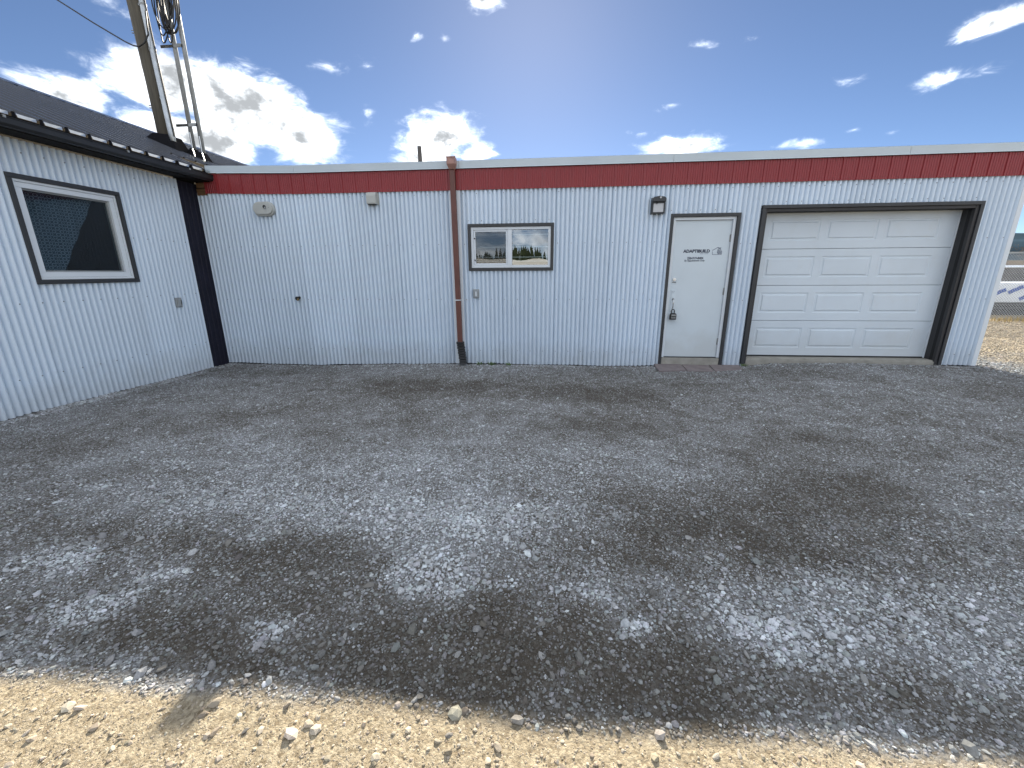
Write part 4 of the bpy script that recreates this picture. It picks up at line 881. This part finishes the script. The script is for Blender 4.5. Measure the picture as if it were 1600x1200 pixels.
mb = MB(); mb.hexa([(14.9, 11.4, 1.53), (22.1, 11.4, 1.53), (22.1, 12.8, 1.53), (14.9, 12.8, 1.53), (15.0, 11.5, 1.62), (22.0, 11.5, 1.60), (22.0, 12.7, 1.61), (15.0, 12.7, 1.63)]); tag(mb.build('tarpaulin', 'wrap', None, bevel=.02), 'pale tarpaulin laid over the tall weathered lumber stack', 'tarpaulin')
stack(24.0, 34.0, 19.5, 21.0, .0, 1.95, 'long reddish lumber stack at the back of the yard', 'lumber', 8)
mb = MB(); gr_rng = random.Random(4)
for k in range(2600):
    x_, y_ = gr_rng.uniform(9.5, 24), gr_rng.gauss(6.6, .28); h_ = gr_rng.uniform(.05, .20); a_ = gr_rng.uniform(0, 6.28); l_ = gr_rng.uniform(-.06, .06); g_ = .02
    mb.f.append([mb.P((x_, y_, g_-.01)), mb.P((x_+.014*math.cos(a_), y_+.014*math.sin(a_), g_-.01)), mb.P((x_+l_, y_+l_*.6, g_+h_))])
gs = mb.build('dry_grass', 'straw', None, kind='stuff'); gs['label'] = 'dried straw coloured grass along the foot of the fence'; gs['category'] = 'grass'
def tree(x, y, z, h, w, label, material, seed):
    t = thing('tree', label, 'tree', (x, y, z), 'trees beyond the lumber yard'); r = random.Random(seed)
    mb = MB(); mb.tube([(x, y, z-.3), (x+.1, y, z+h*.4), (x, y, z+h*.8)], [h*.03, h*.022, h*.008], 7)
    for k in range(6): a = r.uniform(0, 6.28); zz = z+h*r.uniform(.25, .6); mb.tube([(x, y, zz), (x+math.cos(a)*w*.35, y+math.sin(a)*w*.35, zz+h*.2)], [h*.012, h*.004], 5)
    mb.build('trunk', 'barkm', t)
    mb = MB()
    clumps = [(r.gauss(0, .26)*w, r.gauss(0, .26)*w, h*r.uniform(.35, .95)) for _ in range(26)]
    for k in range(2600):
        c = r.choice(clumps); s_ = h*.018*r.uniform(.6, 1.6); p = Vector((x+c[0]+r.gauss(0, .10)*w, y+c[1]+r.gauss(0, .10)*w, z+c[2]+r.gauss(0, .05)*h))
        q = [p+Vector((r.uniform(-1, 1), r.uniform(-1, 1), r.uniform(-1, 1)))*s_ for _ in range(3)]; mb.f.append([mb.P(v) for v in q])
    mb.build('crown', material, t)
tree(60, 50, 0, 4.6, 5.0, 'dark bare-looking tree beyond the lumber yard, left of the golden one', 'autumn', 1)
tree(66, 52.5, 0, 3.3, 6.0, 'low golden autumn tree beyond the lumber yard', 'autumngold', 2)
tree(74, 60, 0, 4.6, 6, 'brown autumn tree at the far right edge of the yard', 'autumn', 3)
# distant wooded hill and the wooded skyline behind the photographer (seen in the window glass)
def ridge(name, pts, hfun, depth, material):
    mb = MB(); prev = None
    for k, (x_, y_) in enumerate(pts):
        d = Vector((x_, y_, 0)).normalized(); h_ = hfun(k/len(pts), k)
        a = [mb.P((x_, y_, -5)), mb.P((x_+d.x*depth*.3, y_+d.y*depth*.3, h_*.6)), mb.P((x_+d.x*depth*.6, y_+d.y*depth*.6, h_)), mb.P((x_+d.x*depth, y_+d.y*depth, -5))]
        if prev:
            for j in range(3): mb.f.append([prev[j], a[j], a[j+1], prev[j+1]])
        prev = a
    o = mb.build(name, material, None, smooth=True); o['kind'] = 'structure'; return o
ridge('hill', [(1300*math.sin(R_(a)), 1300*math.cos(R_(a))) for a in np.linspace(-75, 85, 120)], lambda t, k: 75+22*math.sin(t*9+1.0)+9*math.sin(t*31)+4*math.sin(t*97), 700, 'hill')
mb = MB(); fr = random.Random(8)
for k in range(1500):
    a_ = R_(fr.uniform(110, 250)); d_ = fr.uniform(158, 195); x_, y_ = d_*math.sin(a_), d_*math.cos(a_); h_ = fr.uniform(8.0, 11.0)*(1-.12*math.sin(a_*23)); w_ = h_*fr.uniform(.13, .2)
    for t in range(4):
        zb_, zt_ = h_*(.08+.21*t), h_*(.42+.195*t); rr = w_*(1-.21*t); tip = mb.P((x_, y_, zt_)); n = 7
        ring = [mb.P((x_+rr*fr.uniform(.7, 1.2)*math.cos(2*math.pi*j/n), y_+rr*fr.uniform(.7, 1.2)*math.sin(2*math.pi*j/n), zb_)) for j in range(n)]
        for j in range(n): mb.f.append([ring[j], ring[(j+1) % n], tip])
fo = mb.build('forest', 'needle', None, kind='stuff'); fo['label'] = 'dark conifer skyline reflected in the sliding window'; fo['category'] = 'forest'
sh = thing('storage_shed', 'long low pale roofed shed reflected in the sliding window', 'shed', (0, -62, 0))
mb = MB(); mb.box(-22, 26, -66, -58, 0, 2.2); mb.build('wall', 'lumbergrey', sh)
mb = MB(); mb.hexa([(-22.5, -66.5, 2.2), (26.5, -66.5, 2.2), (26.5, -57.5, 2.2), (-22.5, -57.5, 2.2), (-22.3, -62.4, 3.5), (26.3, -62.4, 3.5), (26.3, -61.6, 3.5), (-22.3, -61.6, 3.5)]); mb.build('roof', 'shedroof', sh)
